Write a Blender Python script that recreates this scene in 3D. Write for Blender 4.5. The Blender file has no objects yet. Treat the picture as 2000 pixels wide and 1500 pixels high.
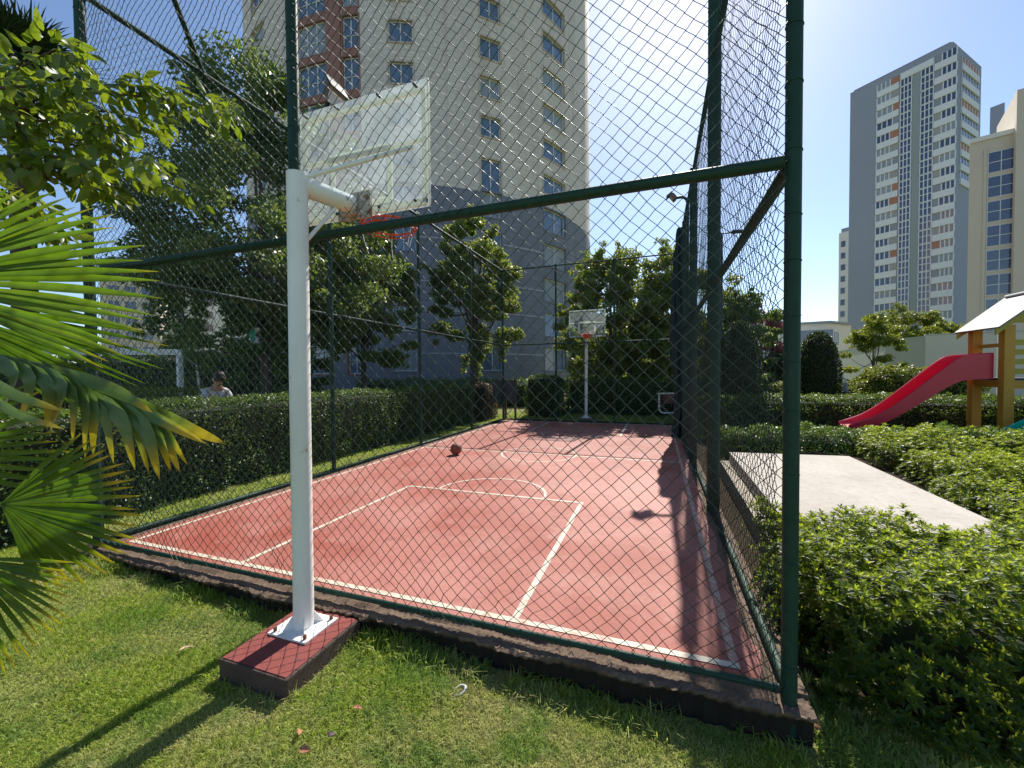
import bpy, bmesh, math, random
import numpy as np
from mathutils import Vector, Matrix
random.seed(7); RNG = np.random.default_rng(7)
R = math.radians
scene = bpy.context.scene
COL = scene.collection

# ------------------------------------------------------------------ camera
F, PITCH, ROLL, HEAD = 793.55, -0.0248, -0.0086, -0.3429
CP = np.array([5.3514, -2.439, 1.6943])
_fw = np.array([math.sin(HEAD)*math.cos(PITCH), math.cos(HEAD)*math.cos(PITCH), math.sin(PITCH)])
_rt = np.array([math.cos(HEAD), -math.sin(HEAD), 0.0]); _up = np.cross(_rt, _fw)
RT = _rt*math.cos(ROLL) + _up*math.sin(ROLL)
UP = -_rt*math.sin(ROLL) + _up*math.cos(ROLL)
FW = _fw
cam_d = bpy.data.cameras.new('camera'); cam = bpy.data.objects.new('camera', cam_d); COL.objects.link(cam)
cam_d.sensor_width = 36; cam_d.lens = F/2000*36; cam_d.clip_start = 0.05; cam_d.clip_end = 2000
m = Matrix.Identity(4)
for i in range(3):
    m[i][0] = RT[i]; m[i][1] = UP[i]; m[i][2] = -FW[i]; m[i][3] = CP[i]
cam.matrix_world = m
scene.camera = cam
def at(u, v, z): return CP + (FW + RT*(u-1000)/F + UP*(750-v)/F)*z     # a point of the place seen along a pixel, z metres out
def gz(u, v, Z=0.0):
    d = FW + RT*(u-1000)/F + UP*(750-v)/F
    return CP + d*(Z-CP[2])/d[2]

# ------------------------------------------------------------------ sky, sun, exposure
SUN_EL, SUN_AZ = R(44), R(4.6)          # azimuth from +Y towards +X
w = bpy.data.worlds.new('World'); scene.world = w; w.use_nodes = True
nt = w.node_tree; nt.nodes.clear()
sky = nt.nodes.new('ShaderNodeTexSky'); sky.sky_type = 'NISHITA'; sky.sun_disc = False
sky.sun_elevation = SUN_EL; sky.sun_rotation = SUN_AZ
sky.air_density = 0.9; sky.dust_density = 0.42; sky.ozone_density = 3.0; sky.altitude = 50
bg = nt.nodes.new('ShaderNodeBackground'); bg.inputs[1].default_value = 0.07
out = nt.nodes.new('ShaderNodeOutputWorld')
nt.links.new(sky.outputs[0], bg.inputs[0]); nt.links.new(bg.outputs[0], out.inputs[0])
sd = bpy.data.lights.new('sun', 'SUN'); sd.energy = 2.9; sd.angle = R(0.5); sd.color = (1, 0.95, 0.86)
so = bpy.data.objects.new('sun', sd); COL.objects.link(so)
sdir = Vector((math.sin(SUN_AZ)*math.cos(SUN_EL), math.cos(SUN_AZ)*math.cos(SUN_EL), math.sin(SUN_EL)))
so.rotation_euler = sdir.to_track_quat('Z', 'Y').to_euler(); so.location = (0, 0, 60)
scene.view_settings.view_transform = 'Standard'; scene.view_settings.look = 'None'
scene.view_settings.exposure = 1.33; scene.view_settings.gamma = 1
scene.cycles.max_bounces = 8; scene.cycles.transparent_max_bounces = 16
scene.cycles.diffuse_bounces = 3; scene.cycles.glossy_bounces = 3; scene.cycles.transmission_bounces = 4
scene.cycles.use_denoising = True; scene.cycles.caustics_reflective = False; scene.cycles.caustics_refractive = False

# ------------------------------------------------------------------ material helpers
class NT:
    def __init__(s, name):
        s.m = bpy.data.materials.new(name); s.m.use_nodes = True; s.t = s.m.node_tree; s.t.nodes.clear()
        s.out = s.n('OutputMaterial')
    def n(s, k, **kw):
        nd = s.t.nodes.new('ShaderNode'+k)
        for a, b in kw.items(): setattr(nd, a, b)
        return nd
    def l(s, a, b): s.t.links.new(a, b)
    def coord(s, kind='Object', scale=None):
        tc = s.n('TexCoord'); o = tc.outputs[kind]
        if scale is not None:
            mp = s.n('Mapping'); mp.inputs['Scale'].default_value = scale if hasattr(scale, '__len__') else (scale,)*3
            s.l(o, mp.inputs['Vector']); o = mp.outputs[0]
        return o
    def noise(s, scale, detail=4, rough=.6, vec=None):
        nd = s.n('TexNoise'); nd.inputs['Scale'].default_value = scale; nd.inputs['Detail'].default_value = detail
        nd.inputs['Roughness'].default_value = rough
        s.l(vec if vec is not None else s.coord(), nd.inputs['Vector']); return nd.outputs['Fac']
    def ramp(s, fac, stops):
        r = s.n('ValToRGB'); cr = r.color_ramp
        while len(cr.elements) < len(stops): cr.elements.new(0.5)
        for e, (p, c) in zip(cr.elements, stops): e.position = p; e.color = (*c, 1)
        s.l(fac, r.inputs[0]); return r.outputs[0]
    def mix(s, a, b, fac, mode='MIX'):
        mx = s.n('Mix', data_type='RGBA', blend_type=mode)
        for sock, v in ((mx.inputs[0], fac), (mx.inputs[6], a), (mx.inputs[7], b)):
            if hasattr(v, 'links'): s.l(v, sock)
            elif hasattr(v, '__len__'): sock.default_value = (*v, 1)
            else: sock.default_value = v
        return mx.outputs[2]
    def bsdf(s, col, rough=.6, metal=0, spec=.5, bump=None, bstr=.3, bdist=.01):
        p = s.n('BsdfPrincipled')
        for sock, v in ((p.inputs['Base Color'], col), (p.inputs['Roughness'], rough)):
            if hasattr(v, 'links'): s.l(v, sock)
            elif hasattr(v, '__len__'): sock.default_value = (*v, 1)
            else: sock.default_value = v
        p.inputs['Metallic'].default_value = metal; p.inputs['Specular IOR Level'].default_value = spec
        if bump is not None:
            b = s.n('Bump'); b.inputs['Strength'].default_value = bstr; b.inputs['Distance'].default_value = bdist
            s.l(bump, b.inputs['Height']); s.l(b.outputs[0], p.inputs['Normal'])
        return p
    def done(s, sh): s.l(sh.outputs[0], s.out.inputs[0]); return s.m
MATS = {}
def paint(name, col, rough=.45, metal=0, var=.25, scale=6, bump=0, spec=.5, stain=None):
    if name in MATS: return MATS[name]
    k = NT(name); f = k.noise(scale, 5)
    c = k.mix(tuple(x*(1-var) for x in col), tuple(min(1, x*(1+var*.6)) for x in col), f)
    if stain:
        f2 = k.noise(stain[2], 6, .7); r = k.ramp(f2, [(stain[3], (0, 0, 0)), (stain[3]+.08, (1, 1, 1))])
        c = k.mix(c, stain[1], r)
    b = k.noise(scale*12, 3) if bump else None
    MATS[name] = k.done(k.bsdf(c, rough, metal, spec, b, bump or .1)); return MATS[name]
def leaf_mat(name, cols, rough=.45, trans=.35, tcol=None, tone=None, tip=False, spec=.4):
    k = NT(name); g = k.n('NewGeometry')
    n = len(cols); c = k.ramp(g.outputs['Random Per Island'], [(i/(max(1, n-1)), cc) for i, cc in enumerate(cols)])
    if tone:
        a = k.n('Attribute', attribute_name='tone'); c = k.mix(c, tone, a.outputs['Fac'])
    if tip:
        a = k.n('Attribute', attribute_name='tip')
        c = k.mix(c, (.70, .42, .02), k.ramp(a.outputs['Fac'], [(.76, (0, 0, 0)), (.88, (1, 1, 1))]))
        c = k.mix(c, (.18, .07, .02), k.ramp(a.outputs['Fac'], [(.96, (0, 0, 0)), (1., (1, 1, 1))]))
        sv = k.noise(9, 4); c = k.mix(c, k.mix(c, (.5, .5, .5), 1, 'MULTIPLY'), k.ramp(sv, [(.45, (0, 0, 0)), (.7, (1, 1, 1))]))
    p = k.bsdf(c, rough, 0, spec)
    t = k.n('BsdfTranslucent'); k.l(k.mix(c, tcol or (.75, 1.0, .25), 1, 'MULTIPLY') if False else k.mix(c, tcol or (.30, .42, .02), .55), t.inputs[0])
    ms = k.n('MixShader'); ms.inputs[0].default_value = trans
    k.l(p.outputs[0], ms.inputs[1]); k.l(t.outputs[0], ms.inputs[2])
    MATS[name] = k.done(ms); return MATS[name]

# ------------------------------------------------------------------ object helpers
def root_loc(o):
    v = np.zeros(3)
    while o is not None: v = v + np.array(o.location); o = o.parent
    return v
def thing(name, label, cat, loc=(0, 0, 0), group=None):
    o = bpy.data.objects.new(name, None); COL.objects.link(o); o.location = [float(x) for x in loc]; o.empty_display_size = .2
    return tag(o, label, cat, group)
def tag(o, label=None, cat=None, group=None, kind=None):
    if label: o['label'] = label
    if cat: o['category'] = cat
    if group: o['group'] = group
    if kind: o['kind'] = kind
    return o
def npmesh(name, V, Fq, mat, parent=None, smooth=False, attrs=None, mids=None):
    """V (N,3) world coordinates, Fq (M,k) faces; becomes one mesh object, a part when parent is given."""
    V = np.asarray(V, np.float32).reshape(-1, 3); Fq = np.asarray(Fq, np.int32)
    if parent is not None: V = V - root_loc(parent).astype(np.float32)
    me = bpy.data.meshes.new(name); k = Fq.shape[1]; M = len(Fq)
    me.vertices.add(len(V)); me.vertices.foreach_set('co', V.ravel())
    me.loops.add(M*k); me.loops.foreach_set('vertex_index', Fq.ravel())
    me.polygons.add(M); me.polygons.foreach_set('loop_start', np.arange(0, M*k, k, dtype=np.int32))
    if smooth: me.polygons.foreach_set('use_smooth', np.ones(M, bool))
    for mm in (mat if isinstance(mat, (list, tuple)) else [mat]): me.materials.append(mm)
    if mids is not None: me.polygons.foreach_set('material_index', np.asarray(mids, np.int32))
    me.update(calc_edges=True)
    for an, av in (attrs or {}).items():
        a = me.attributes.new(an, 'FLOAT', 'POINT'); a.data.foreach_set('value', np.asarray(av, np.float32))
    o = bpy.data.objects.new(name, me); COL.objects.link(o); o.parent = parent
    return o
class MB:
    def __init__(s): s.v = []; s.f = []
    def add(s, vs, fs):
        b = len(s.v); s.v += [tuple(float(c) for c in v) for v in vs]; s.f += [tuple(i+b for i in f) for f in fs]; return s
    def box(s, a, b, M=None, bev=0):
        x0, y0, z0 = a; x1, y1, z1 = b
        if bev:
            bm = bmesh.new(); bmesh.ops.create_cube(bm, size=1)
            for v in bm.verts: v.co = ((x0+x1)/2+v.co.x*(x1-x0), (y0+y1)/2+v.co.y*(y1-y0), (z0+z1)/2+v.co.z*(z1-z0))
            bmesh.ops.bevel(bm, geom=bm.edges[:], offset=bev, segments=2, affect='EDGES', profile=.6)
            bm.verts.index_update(); vs = [v.co[:] for v in bm.verts]; fs = [tuple(v.index for v in f.verts) for f in bm.faces]; bm.free()
        else:
            vs = [(x0, y0, z0), (x1, y0, z0), (x1, y1, z0), (x0, y1, z0), (x0, y0, z1), (x1, y0, z1), (x1, y1, z1), (x0, y1, z1)]
            fs = [(3, 2, 1, 0), (4, 5, 6, 7), (0, 1, 5, 4), (1, 2, 6, 5), (2, 3, 7, 6), (3, 0, 4, 7)]
        if M is not None: vs = [tuple(M @ Vector(v)) for v in vs]
        return s.add(vs, fs)
    def obox(s, c, ax, ay, az, hx, hy, hz, bev=0):
        """oriented box: centre, three axes, half sizes"""
        M = Matrix.Identity(4)
        for i in range(3): M[i][0] = ax[i]; M[i][1] = ay[i]; M[i][2] = az[i]; M[i][3] = c[i]
        return s.box((-hx, -hy, -hz), (hx, hy, hz), M, bev)
    def tube(s, pts, r, n=10, caps=True, up=None):
        pts = [Vector([float(c) for c in p]) for p in pts]; rs = r if hasattr(r, '__len__') else [r]*len(pts)
        vs = []; prev = None
        for i, p in enumerate(pts):
            t = (pts[min(i+1, len(pts)-1)]-pts[max(i-1, 0)]).normalized()
            if prev is None:
                a = Vector((0, 0, 1)) if abs(t.z) < .9 else Vector((1, 0, 0)); x = t.cross(a).normalized()
            else: x = (prev - t*prev.dot(t)).normalized()
            prev = x; y = t.cross(x)
            for k in range(n):
                a = 2*math.pi*k/n; vs.append(p+(x*math.cos(a)+y*math.sin(a))*rs[i])
        fs = []
        for i in range(len(pts)-1):
            for k in range(n): fs.append((i*n+k, i*n+(k+1) % n, (i+1)*n+(k+1) % n, (i+1)*n+k))
        if caps: fs.append(tuple(range(n-1, -1, -1))); fs.append(tuple((len(pts)-1)*n+k for k in range(n)))
        return s.add(vs, fs)
    def poly(s, pts): return s.add(pts, [tuple(range(len(pts)))])
    def prism(s, pts, d):
        """closed outline pts extruded by the vector d"""
        n = len(pts); q = [tuple(np.array(p)+np.array(d)) for p in pts]
        return s.add(list(pts)+q, [tuple(range(n-1, -1, -1)), tuple(range(n, 2*n))]+[(i, (i+1) % n, n+(i+1) % n, n+i) for i in range(n)])
    def torus(s, c, R0, r, ax=(1, 0, 0), ay=(0, 1, 0), n=36, k=8):
        c = Vector(c); ax = Vector(ax); ay = Vector(ay); az = ax.cross(ay); vs = []
        for i in range(n):
            a = 2*math.pi*i/n; d = ax*math.cos(a)+ay*math.sin(a)
            for j in range(k):
                b = 2*math.pi*j/k; vs.append(c+d*(R0+r*math.cos(b))+az*r*math.sin(b))
        return s.add(vs, [(i*k+j, ((i+1) % n)*k+j, ((i+1) % n)*k+(j+1) % k, i*k+(j+1) % k) for i in range(n) for j in range(k)])
    def build(s, name, mat, parent=None, smooth=False, sharp=40):
        me = bpy.data.meshes.new(name); off = root_loc(parent) if parent is not None else np.zeros(3)
        me.from_pydata([tuple(np.array(v)-off) for v in s.v], [], s.f); me.update()
        me.materials.append(mat)
        bm = bmesh.new(); bm.from_mesh(me); bmesh.ops.recalc_face_normals(bm, faces=bm.faces[:]); bm.to_mesh(me); bm.free()
        if smooth:
            me.polygons.foreach_set('use_smooth', [True]*len(me.polygons)); me.set_sharp_from_angle(angle=R(sharp))
        o = bpy.data.objects.new(name, me); COL.objects.link(o); o.parent = parent
        return o
def struct(o): return tag(o, kind='structure')
def unit(a): return a/np.maximum(np.linalg.norm(a, axis=-1, keepdims=True), 1e-9)
def wob(P, s=1.0, seed=0):
    """smooth pseudo noise, about -1..1"""
    g = np.random.default_rng(seed); r = 0
    for k in range(5):
        d = g.normal(size=3); r = r + np.sin((P @ d)*s*(1+.5*k)+g.uniform(0, 6.3))
    return r/3.2
# ------------------------------------------------------------------ leaves
def leaves(P, A, N, L, W, hi=False, curl=.15, fold=.25):
    n = len(P); A = unit(A); S = unit(np.cross(A, N)); N = np.cross(S, A)
    L = np.broadcast_to(L, (n,))[:, None]; W = np.broadcast_to(W, (n,))[:, None]/2
    if not hi:
        V = np.stack([P, P+A*L*.45+S*W+N*W*fold, P+A*L-N*L*curl, P+A*L*.45-S*W+N*W*fold], 1)
        return V.reshape(-1, 3), np.arange(4*n).reshape(n, 4)
    ts = [0, .12, .4, .7, 1]; ws = [.06, .62, 1, .68, .03]; V = []
    for t, q in zip(ts, ws):
        c = P+A*L*t-N*L*curl*t*t
        V += [c+S*W*q+N*W*q*fold, c, c-S*W*q+N*W*q*fold]
    V = np.stack(V, 1); f = []
    for i in range(4): f += [[3*i, 3*i+1, 3*i+4, 3*i+3], [3*i+1, 3*i+2, 3*i+5, 3*i+4]]
    Fq = (np.arange(n)[:, None, None]*15+np.array(f)[None]).reshape(-1, 4)
    return V.reshape(-1, 3), Fq
def rnd_dirs(n, bias=(0, 0, 0)): return unit(RNG.normal(size=(n, 3))+np.array(bias))
def crown_leaves(centres, radii, per, L, W, flat=.75, hi=False, up=.5):
    c = np.repeat(np.asarray(centres), per, 0); r = np.repeat(np.asarray(radii), per)[:, None]; w_ = np.repeat(RNG.uniform(.5, 1.6, (len(radii), 3))*np.array([1, 1, .8]), per, 0)
    d = rnd_dirs(len(c))*RNG.uniform(.25, 1, (len(c), 1))**.6
    P = c+d*r*w_*np.array([1, 1, flat]); N = unit(d*.7+rnd_dirs(len(c))+np.array([0, 0, up])); A = unit(rnd_dirs(len(c), (0, 0, -.5))+d*.6)
    l = L*RNG.uniform(.65, 1.3, len(c)); return leaves(P, A, N, l, l*W/L, hi)
def tree(name, label, base, h, rad, trunk_r, mat, bark, nclump=70, per=420, L=.12, W=.06, crown_z=.28, seed=1, group=None, lean=(0, 0), squash=1.0, cshape=1.0):
    global RNG
    RNG = np.random.default_rng(seed); base = np.array(base, float); t = thing(name, label, 'tree', base, group)
    top = base+np.array([lean[0], lean[1], h]); cz = h*crown_z; mid = base+np.array([lean[0]*.6, lean[1]*.6, cz+(h-cz)*.5])
    half = (h-cz)/2
    cen = []; rr = []
    while len(cen) < nclump:
        d = rnd_dirs(1)[0]; s = RNG.uniform(.35, 1)**.5
        p = d*s; taper = 1-.35*max(0, p[2])*cshape
        q = mid+np.array([p[0]*rad*taper, p[1]*rad*taper*squash, p[2]*half]); q = q+RNG.normal(size=3)*rad*.11
        cen.append(q); rr.append(rad*RNG.uniform(.10, .24))
    for i in range(nclump//2):      # sprigs that stick out of the outline
        d = rnd_dirs(1, (0, 0, .35))[0]; taper = 1-.35*max(0, d[2])*cshape; e0 = mid+np.array([d[0]*rad*taper, d[1]*rad*taper*squash, d[2]*half])
        for q_ in (.95, 1.06, 1.16): cen.append(mid+(e0-mid)*q_+RNG.normal(size=3)*.04*rad); rr.append(rad*.07*(1.35-.5*(q_-.95)/.21))
    per = np.maximum(8, (per*(np.array(rr)/(.19*rad))**2).astype(int))
    V, Fq = crown_leaves(cen, rr, per, L, W)
    npmesh('crown', V, Fq, mat, t)
    b = MB(); fork = base+np.array([lean[0]*.3, lean[1]*.3, cz*1.05])
    b.tube([base-np.array([0, 0, .15]), base+np.array([.03, 0, cz*.5]), fork, mid+np.array([0, 0, half*.5])], [trunk_r*1.25, trunk_r, trunk_r*.85, trunk_r*.25], 9)
    for i in RNG.choice(len(cen), min(22, len(cen)), replace=False):
        e = cen[i]; st = fork+(mid-fork)*RNG.uniform(0, .9); k = (st+e)/2+np.array([0, 0, -.1*rad])
        b.tube([st, k, e], [trunk_r*.36, trunk_r*.2, trunk_r*.07], 6, False)
    b.build('trunk', bark, t, True)
    return t
def surf_box(n, lo, hi, r, bottom=False):
    lo = np.array(lo, float); hi = np.array(hi, float); d = hi-lo
    ar = np.array([d[1]*d[2], d[1]*d[2], d[0]*d[2], d[0]*d[2], d[0]*d[1]]); f = RNG.choice(5, n, p=ar/ar.sum())
    P = lo+RNG.uniform(size=(n, 3))*d
    for k, (ax, side) in enumerate(((0, 0), (0, 1), (1, 0), (1, 1), (2, 1))): P[f == k, ax] = (lo if side == 0 else hi)[ax]
    rr = np.array([r, r, r]); a = lo+rr; b = hi-rr; a[2] = lo[2]-9
    q = np.clip(P, a, b); nn = unit(P-q); return q+nn*r, nn
def hedge(name, label, lo, hi, mat, core, n=9000, L=.05, W=.028, r=.15, amp=.05, seed=3, group=None, cat='hedge', depth=.07, up=.5, hi_res=False):
    global RNG
    RNG = np.random.default_rng(seed); lo = np.array(lo, float); hi = np.array(hi, float)
    t = thing(name, label, cat, ((lo[0]+hi[0])/2, (lo[1]+hi[1])/2, lo[2]), group)
    P, nn = surf_box(n, lo, hi, r); P = P+nn*(amp*wob(P, 2.2, seed)[:, None]+amp*.6*wob(P, 6.5, seed+1)[:, None]) - nn*RNG.uniform(0, depth, (n, 1))
    N = unit(nn+rnd_dirs(n)*.75+np.array([0, 0, up*.5])); A = unit(rnd_dirs(n)+nn*.5+np.array([0, 0, .2])); l = L*RNG.uniform(.7, 1.3, n)
    V, Fq = leaves(P, A, N, l, l*W/L, hi_res); npmesh('foliage', V, Fq, mat, t)
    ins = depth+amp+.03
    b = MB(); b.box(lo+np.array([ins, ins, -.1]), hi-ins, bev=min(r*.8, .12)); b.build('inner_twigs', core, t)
    return t
def rosettes(P, nn, k=9, L=.06, W=.021, hi=True):
    n = len(P); a0 = unit(np.cross(nn, rnd_dirs(n))); b0 = np.cross(nn, a0); Pt = []; At = []; Nt = []; Lt = []
    for j in range(k):
        ph = 2*math.pi*(j*.382*1.0)+RNG.uniform(-.2, .2, n); e = R(12)+R(62)*(j/k)**1.1+RNG.normal(0, .1, n)
        rad = a0*np.cos(ph)[:, None]+b0*np.sin(ph)[:, None]
        Pt.append(P+nn*(.012*j/k)); At.append(rad*np.cos(e)[:, None]+nn*np.sin(e)[:, None]); Nt.append(nn*np.cos(e)[:, None]-rad*np.sin(e)[:, None])
        Lt.append(L*(1.1-.55*j/k)*RNG.uniform(.8, 1.2, n))
    P2 = np.stack(Pt, 1).reshape(-1, 3); A2 = np.stack(At, 1).reshape(-1, 3); N2 = np.stack(Nt, 1).reshape(-1, 3); L2 = np.stack(Lt, 1).ravel()
    V, Fq = leaves(P2, A2, N2, L2, L2*W/L, hi, .12, .35); per = 15 if hi else 4
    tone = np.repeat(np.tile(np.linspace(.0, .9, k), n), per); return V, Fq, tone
# ------------------------------------------------------------------ materials
def mk_ground():
    k = NT('lawn_soil'); a = k.noise(.8, 5); b = k.noise(60, 4)
    c = k.mix((.20, .27, .05), (.36, .33, .14), k.ramp(a, [(.35, (0, 0, 0)), (.7, (1, 1, 1))]))
    c = k.mix(c, (.03, .035, .012), k.ramp(b, [(.3, (1, 1, 1)), (.6, (0, 0, 0))])); return k.done(k.bsdf(c, .95, 0, .1, b, .6, .02))
def mk_court():
    k = NT('acrylic_court'); a = k.noise(.45, 5, .6); b = k.noise(170, 3, .6); d = k.noise(6, 7, .75); e = k.noise(1.9, 8, .78); g = k.noise(.9, 6, .7, k.coord('Object', (1, .35, 1))); h = k.noise(38, 5, .8)
    c = k.mix((.34, .074, .046), (.48, .190, .155), k.ramp(a, [(.38, (0, 0, 0)), (.6, (1, 1, 1))]))
    c = k.mix(c, (.20, .052, .042), k.mix((0, 0, 0), (.65,)*3, k.ramp(d, [(.52, (0, 0, 0)), (.72, (1, 1, 1))])))
    c = k.mix(c, (.46, .20, .16), k.mix((0, 0, 0), (.8,)*3, k.ramp(e, [(.50, (0, 0, 0)), (.66, (1, 1, 1))])))
    c = k.mix(c, (.24, .10, .075), k.mix((0, 0, 0), (.5,)*3, k.ramp(g, [(.55, (0, 0, 0)), (.66, (1, 1, 1))])))
    c = k.mix(c, (.13, .05, .04), k.mix((0, 0, 0), (.6,)*3, k.ramp(h, [(.64, (0, 0, 0)), (.74, (1, 1, 1))])))
    c = k.mix(c, k.mix(c, k.ramp(b, [(.3, (.42,)*3), (.7, (1.4,)*3)]), 1, 'MULTIPLY'), .9)
    return k.done(k.bsdf(c, .66, 0, .4, b, .45, .005))
def mk_line(w0=.48):
    k = NT('line_paint'); d = k.noise(9, 7, .75); b = k.noise(160, 3)
    c = k.mix((.64, .57, .45), (.44, .2, .15), k.ramp(d, [(w0, (0, 0, 0)), (w0+.17, (.88,)*3)]))
    return k.done(k.bsdf(c, .6, 0, .4, b, .2, .003))
def mk_conc(name, c0, c1, stain, sc=3, low_shade=None):
    k = NT(name); a = k.noise(sc, 7, .7); b = k.noise(sc*14, 5, .7); c = k.mix(c0, c1, k.ramp(a, [(.3, (0, 0, 0)), (.7, (1, 1, 1))]))
    c = k.mix(c, stain, k.ramp(b, [(.5, (0, 0, 0)), (.8, (.8,)*3)]))
    if low_shade:
        sp = k.n('SeparateXYZ'); k.l(k.coord(), sp.inputs[0]); mr = k.n('MapRange'); k.l(sp.outputs[2], mr.inputs[0]); mr.inputs[1].default_value = -.045; mr.inputs[2].default_value = -.085; c = k.mix(c, low_shade, mr.outputs[0])  # kerb face darkened towards the bottom, its shade put into the colour
    return k.done(k.bsdf(c, .85, 0, .3, b, .5, .01))
M_ground = mk_ground(); M_court = mk_court(); M_line = mk_line()
M_conc = mk_conc('pale_concrete', (.40, .36, .31), (.54, .49, .43), (.27, .235, .195), 1.3); M_kerb = mk_conc('rough_concrete', (.13, .095, .065), (.21, .16, .115), (.05, .036, .026), 7); M_kerb_shade = mk_conc('shade_darkened_concrete', (.11, .072, .05), (.21, .145, .10), (.05, .033, .024), 9, (.022, .016, .011))
M_green = paint('green_pipe_paint', (.012, .048, .030), .6, 0, .4, 14, .1, .3, ('', (.05, .06, .04), 22, .62))
M_wire = paint('green_wire_coating', (.015, .042, .031), .5, 0, .2, 8)
M_white = paint('white_steel_paint', (.85, .83, .79), .42, 0, .10, 5, .06, .5, ('', (.50, .42, .30), 7, .63))
M_rust = paint('rusty_steel', (.20, .085, .045), .8, 0, .5, 20, .4)
M_orange = paint('orange_ring_paint', (.62, .07, .02), .4, 0, .2, 12, 0, .5, ('', (.25, .07, .03), 30, .6))
M_rubber = paint('dark_rubber', (.03, .03, .03), .6)
M_plinth = paint('red_plinth_paint', (.27, .066, .055), .75, 0, .3, 20, .5, .3, ('', (.14, .06, .05), 18, .6))
M_bark = paint('grey_brown_bark', (.10, .075, .055), .9, 0, .45, 25, .6)
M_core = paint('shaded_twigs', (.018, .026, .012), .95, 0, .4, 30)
M_netcloth = paint('dark_green_netting', (.012, .035, .032), .8, 0, .4, 40, .5)
M_wood = paint('honey_wood', (.56, .28, .03), .55, 0, .2, 9, .15)
M_wood2 = paint('olive_yellow_board', (.42, .34, .04), .55, 0, .2, 9, .15)
M_red_plastic = paint('red_slide_plastic', (.56, .012, .045), .3, 0, .1, 3)
M_teal_plastic = paint('teal_slide_plastic', (.0, .42, .28), .3, 0, .1, 3)
M_greyroof = paint('grey_board_roof', (.21, .19, .175), .6, 0, .2, 6, .15)
M_dark = paint('dark_painted_metal', (.03, .04, .045), .5, .2)
M_glass = paint('window_glass', (.05, .075, .11), .06, 0, .3, .7, 0, 1.0)
M_frame = paint('white_window_frame', (.66, .66, .66), .4, 0, .06)

# ------------------------------------------------------------------ ground
def gh(x, y):
    x = np.asarray(x, float); y = np.asarray(y, float); z = -.13-.015*np.clip(x, -2, 7)
    z = np.where(y > .3, np.where(x < 6.4, -.12, z), z)
    s = np.clip((x-6.6)/1.2, 0, 1)*np.clip((y-.5)/5.5, 0, 1); z = z+s*.42
    f = np.clip((y-11.8)/2, 0, 1)*np.clip((x+1)/2, 0, 1); z = np.where(x < 6.6, z+f*.22, z)
    return z
xs = np.concatenate([[-600, -300, -150, -80], np.linspace(-40, -6, 20), np.linspace(-5, 12, 86), np.linspace(13, 40, 20), [80, 150, 300, 600]])
ys = np.concatenate([[-80, -30, -12], np.linspace(-6, 16, 111), np.linspace(17, 45, 20), [80, 150, 300, 700]])
gx, gy = np.meshgrid(xs, ys, indexing='ij'); gzz = gh(gx, gy)
bump = .012*wob(np.stack([gx.ravel(), gy.ravel(), gx.ravel()*0], 1), 2.5, 5).reshape(gx.shape)*((gx < 6.2) | (gy < 0)); gzz = gzz+bump
nx, ny = gx.shape; idx = np.arange(nx*ny).reshape(nx, ny)
struct(npmesh('ground', np.stack([gx, gy, gzz], -1), np.stack([idx[:-1, :-1], idx[1:, :-1], idx[1:, 1:], idx[:-1, 1:]], -1).reshape(-1, 4), M_ground, None, True))

def soil_mat():
    k = NT('leaf_litter_soil'); b = k.noise(45, 6, .7); c = k.mix((.028, .021, .014), (.10, .07, .04), k.ramp(b, [(.4, (0, 0, 0)), (.75, (1, 1, 1))])); return k.done(k.bsdf(c, .95, 0, .1, b, .8, .03))
sx_ = np.linspace(6.13, 14.5, 60); sy_ = np.linspace(.28, 10.2, 70); ax_, ay_ = np.meshgrid(sx_, sy_, indexing='ij'); ix_ = np.arange(60*70).reshape(60, 70)
az_ = gh(ax_, ay_)+.02+.012*wob(np.stack([ax_.ravel(), ay_.ravel(), ax_.ravel()*0], 1), 5, 15).reshape(ax_.shape)-.03*np.clip(1-(ay_-.05)/.3, 0, 1)+.012*np.clip(1-np.abs(ax_-6.32)/.3, 0, 1)
struct(npmesh('soil_bed', np.stack([ax_, ay_, az_], -1), np.stack([ix_[:-1, :-1], ix_[1:, :-1], ix_[1:, 1:], ix_[:-1, 1:]], -1).reshape(-1, 4), soil_mat(), None, True))
def grass_mat():
    k = NT('grass_blades'); g = k.n('NewGeometry'); cc = k.coord()
    c = k.ramp(g.outputs['Random Per Island'], [(0, (.18, .31, .03)), (.35, (.31, .45, .045)), (.7, (.44, .52, .08)), (1, (.58, .54, .20))])
    a = k.noise(1.3, 5, .65); c = k.mix(c, (.66, .56, .29), k.ramp(a, [(.47, (0, 0, 0)), (.60, (.8,)*3)]))
    c = k.mix(c, (.13, .30, .03), k.ramp(k.noise(2.6, 4), [(.49, (0, 0, 0)), (.60, (.75,)*3)]))
    p = k.bsdf(c, .5, 0, .35); t = k.n('BsdfTranslucent'); k.l(k.mix(c, (.45, .55, .05), .5), t.inputs[0])
    ms = k.n('MixShader'); ms.inputs[0].default_value = .55; k.l(p.outputs[0], ms.inputs[1]); k.l(t.outputs[0], ms.inputs[2]); return k.done(ms)
M_grass = grass_mat()
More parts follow.
